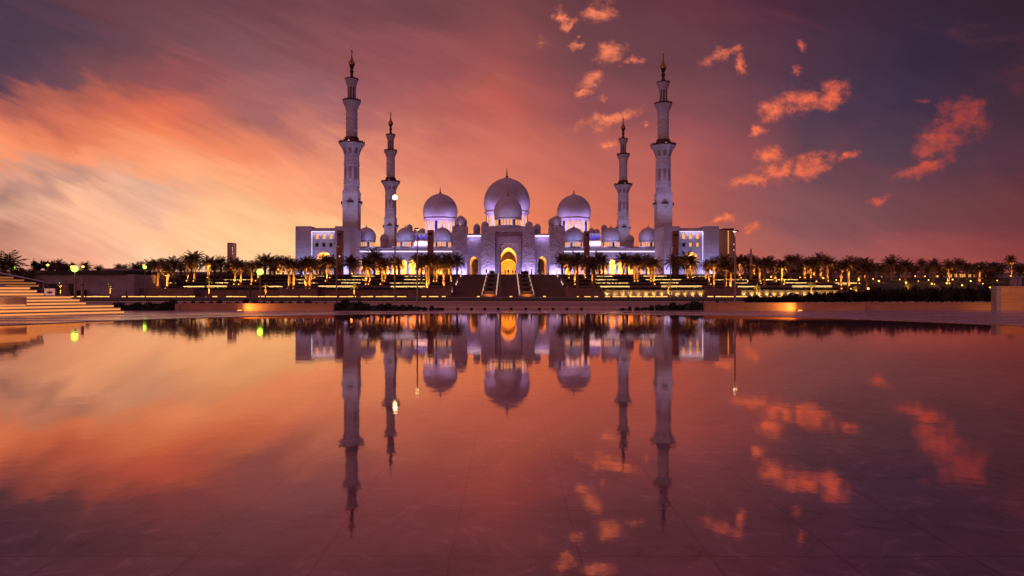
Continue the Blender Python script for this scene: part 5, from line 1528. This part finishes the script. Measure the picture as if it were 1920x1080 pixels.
lamp_post(24, 75, 503, 'lamp post with a small green globe among the big left palms', 'green', 0, 0.06)
lamp_post(272, 120, 502, 'lamp post with a small green globe between the left dark palms', 'green', 0, 0.06)
lamp_post(1408, 168, 468, 'pale curved lamp post rising between the palms right of the far lit tower', 'hook', 3.6, 0.35)
# orange street lamps
for px, py, d, lab in ((5, 498, 170, 'at the left frame edge'), (90, 497, 172, 'above the dark roof of the low building'), (135, 500, 172, 'left of the brilliant green globe'), (156, 500, 172, 'right of the brilliant green globe'), (270, 496, 172, 'above the small green globe'),
                       (1834, 500, 178, 'above the last lit palms at far right')):
    x = WX(px, d); zg = gz(x, d)
    root = thing('street_lamp', f'distant orange street lamp {lab}', 'street lamp', (x, d, zg), 'orange street lamps')
    h = WZ(py, d) - zg
    bm = new(); lathe(bm, [(0.12, 0), (0.07, h)], 8); link_mesh('pole', bm, 'pole', root)
    bm = new(); lathe(bm, [(0, -0.3), (0.3, -0.12), (0.34, 0.05), (0, 0.3)], 10); o = link_mesh('lamp_globe', bm, 'lamp_orange', root, True); o.location = (0, -0.1, h)
# orange bollard globes and garden lights on the right slope
GL = [(1427, 531, 1), (1446, 519, 2), (1544, 522, 2), (1648, 527, 2.6), (1653, 519, 1), (1671, 522, 2), (1699, 530, 2.4), (1715, 518, 2.8), (1722, 527, 1), (1734, 518, 2.8), (1747, 532, 2), (1752, 533, 1.2), (1757, 518, 3.4), (1774, 518, 2.8), (1798, 518, 3.0), (1775, 531, 2), (1804, 535, 2), (1628, 541, 2.6), (1856, 539, 1.6), (1590, 522, 2), (1610, 519, 1.2), (660, 513, 2), (1402, 527, 1.4), (1437, 525, 1.3), (1471, 527, 1.3), (1500, 520, 1.4), (1531, 529, 1.5), (1568, 525, 1.6), (1637, 523, 1.7), (1687, 524, 1.5), (1741, 525, 1.6), (1786, 524, 1.8), (1820, 527, 2), (1842, 522, 1.8), (1870, 526, 1.6)]
GL.sort()
for i, (px, py, s_) in enumerate(GL):
    d = 172.0 if px > 1500 else d_for(py + 3)
    if px < 700: d = 186
    # find distance at which the ground carries the globe
    x = WX(px, d)
    if px > 1500:
        best = min((abs(WZ(py + 2.5, dd) - gz(WX(px, dd), dd)), dd) for dd in [125 + k * 1.0 for k in range(80)])
        d = best[1]; x = WX(px, d)
    zg = gz(x, d) - 0.02
    root = thing('garden_globe', f'orange garden globe light, {ordn(i)} from left among those on the terraces and slope', 'garden light', (x, d, zg), 'orange garden globes')
    r_ = 0.13 * s_ * 0.62
    hz = max(0.25, WZ(py, d) - zg)
    bm = new(); lathe(bm, [(0.05, 0), (0.05, hz)], 6); link_mesh('stem', bm, 'dark_metal', root)
    bm = new(); lathe(bm, [(0, -r_), (r_ * .8, -r_ * .6), (r_, 0), (r_ * .8, r_ * .6), (0, r_)], 10); o = link_mesh('globe', bm, 'lamp_orange', root, True); o.location = (0, 0, hz)
    point('garden_glow', (x, d - 0.7, zg + hz + 0.4), 55, (1.0, 0.36, 0.05), 0.2)
# little pale bollard lights along the top of the stairs
for i in range(16):
    px = 894 + i * 8.2
    d = 177.9
    root = thing('bollard_light', f'tiny pale bollard light, {ordn(i)} from the left along the top of the staircase', 'bollard light', (WX(px, d), d, 5.39), 'bollard lights at the top of the stairs')
    bm = new(); lathe(bm, [(0.07, 0), (0.07, 0.28)], 6); link_mesh('stem', bm, 'dark_metal', root)
    bm = new(); lathe(bm, [(0.09, 0.28), (0.09, 0.42), (0, 0.46)], 6); link_mesh('lens', bm, 'lamp_pale', root)
# direction sign on posts by the green lamp
d = 112.0
rt = thing('road_sign', 'dark back of a small road sign on a post left of the green globe lamp', 'sign', (WX(469.5, d), d, 0.0))
bm = new(); tube(bm, [(0, 0, 0), (0, 0, WZ(534, d))], 0.07, 7); link_mesh('post', bm, 'dark_metal', rt)
bm = new(); box(bm, -0.28, 0.28, -0.09, -0.05, WZ(544, d), WZ(535, d)); link_mesh('plate', bm, 'dark_metal', rt)
d = 112.0
rt = thing('road_sign', 'pale road sign on a post below the low grey building', 'sign', (WX(237, d), d, 0.0))
bm = new(); tube(bm, [(0, 0, 0), (0, 0, WZ(545, d))], 0.08, 7); link_mesh('post', bm, 'dark_metal', rt)
bm = new(); box(bm, -0.9, 0.9, -0.12, -0.06, WZ(545, d), WZ(531, d)); link_mesh('plate', bm, 'plaster', rt)

# ------------------------------------------------------------------ people on the terrace
def person(px, d, h, lab, turn=0.0, stride=0.1):
    zg = 5.4 + (d - 177) * 1.6 / 98
    me = bpy.data.meshes.new('person')
    k = h / 1.75
    v = [(0, 0, .95), (0, 0, 1.2), (0, 0, 1.42), (0, -0.01, 1.52), (0, -0.03, 1.64), (0, -0.02, 1.74),
         (.19, 0, 1.40), (.25, -.02, 1.12), (.24, -.12, .88), (-.19, 0, 1.40), (-.25, 0.02, 1.12), (-.24, -.05, .86),
         (.10, 0, .88), (.11, -stride, .48), (.11, -stride * .6, .06), (.11, -stride * .6 - .15, .03), (-.10, 0, .88), (-.11, stride * .4, .48), (-.11, stride, .06), (-.11, stride - .15, .03)]
    e = [(0, 1), (1, 2), (2, 3), (3, 4), (4, 5), (2, 6), (6, 7), (7, 8), (2, 9), (9, 10), (10, 11), (0, 12), (12, 13), (13, 14), (14, 15), (0, 16), (16, 17), (17, 18), (18, 19)]
    me.from_pydata([tuple(c * k for c in p) for p in v], e, [])
    me.materials.append(M['cloth'])
    o = bpy.data.objects.new('person', me); COL.objects.link(o)
    sk = o.modifiers.new('skin', 'SKIN')
    rad = [.16, .17, .15, .06, .11, .08, .07, .055, .04, .07, .055, .04, .10, .07, .05, .045, .10, .07, .05, .045]
    for sv_, r_ in zip(me.skin_vertices[0].data, rad): sv_.radius = (r_ * k, r_ * k * 0.85)
    me.skin_vertices[0].data[0].use_root = True
    o.modifiers.new('sub', 'SUBSURF').levels = 1
    o.location = (WX(px, d), d, zg); o.rotation_euler = (0, 0, turn)
    return tag(o, lab, 'person', 'visitors in front of the portal')
person(953, 196, 1.78, 'person in dark clothes standing in the middle of the glowing portal', 0.2)
person(947, 198, 1.65, 'person in dark clothes walking left of the standing figure in the portal', 1.2, 0.22)
person(961.5, 197, 1.7, 'person in dark clothes right of the standing figure in the portal', -0.6, 0.15)
person(966, 199, 1.62, 'person in dark clothes by the right jamb of the glowing portal', 2.0, 0.2)
person(912, 196, 1.7, 'person in dark clothes before the carved wall left of the portal', 0.6, 0.2)
person(1009, 196, 1.72, 'person in dark clothes before the right side arch', -0.4, 0.18)
# dark finial-like statue post right of the portal
d = 181.0
rt = thing('dark_post', 'tall thin dark post at the top of the stairs right of the portal', 'post', (WX(996.5, d), d, 5.45))
bm = new(); lathe(bm, [(0.22, 0), (0.16, 0.5), (0.13, 1.1), (0.08, 1.4), (0.10, 1.5), (0.02, 1.75)], 8); link_mesh('shaft', bm, 'dark_metal', rt)
bm = new(); box(bm, -0.3, 0.3, -0.3, 0.3, -0.05, 0.08); link_mesh('foot', bm, 'dark_metal', rt)
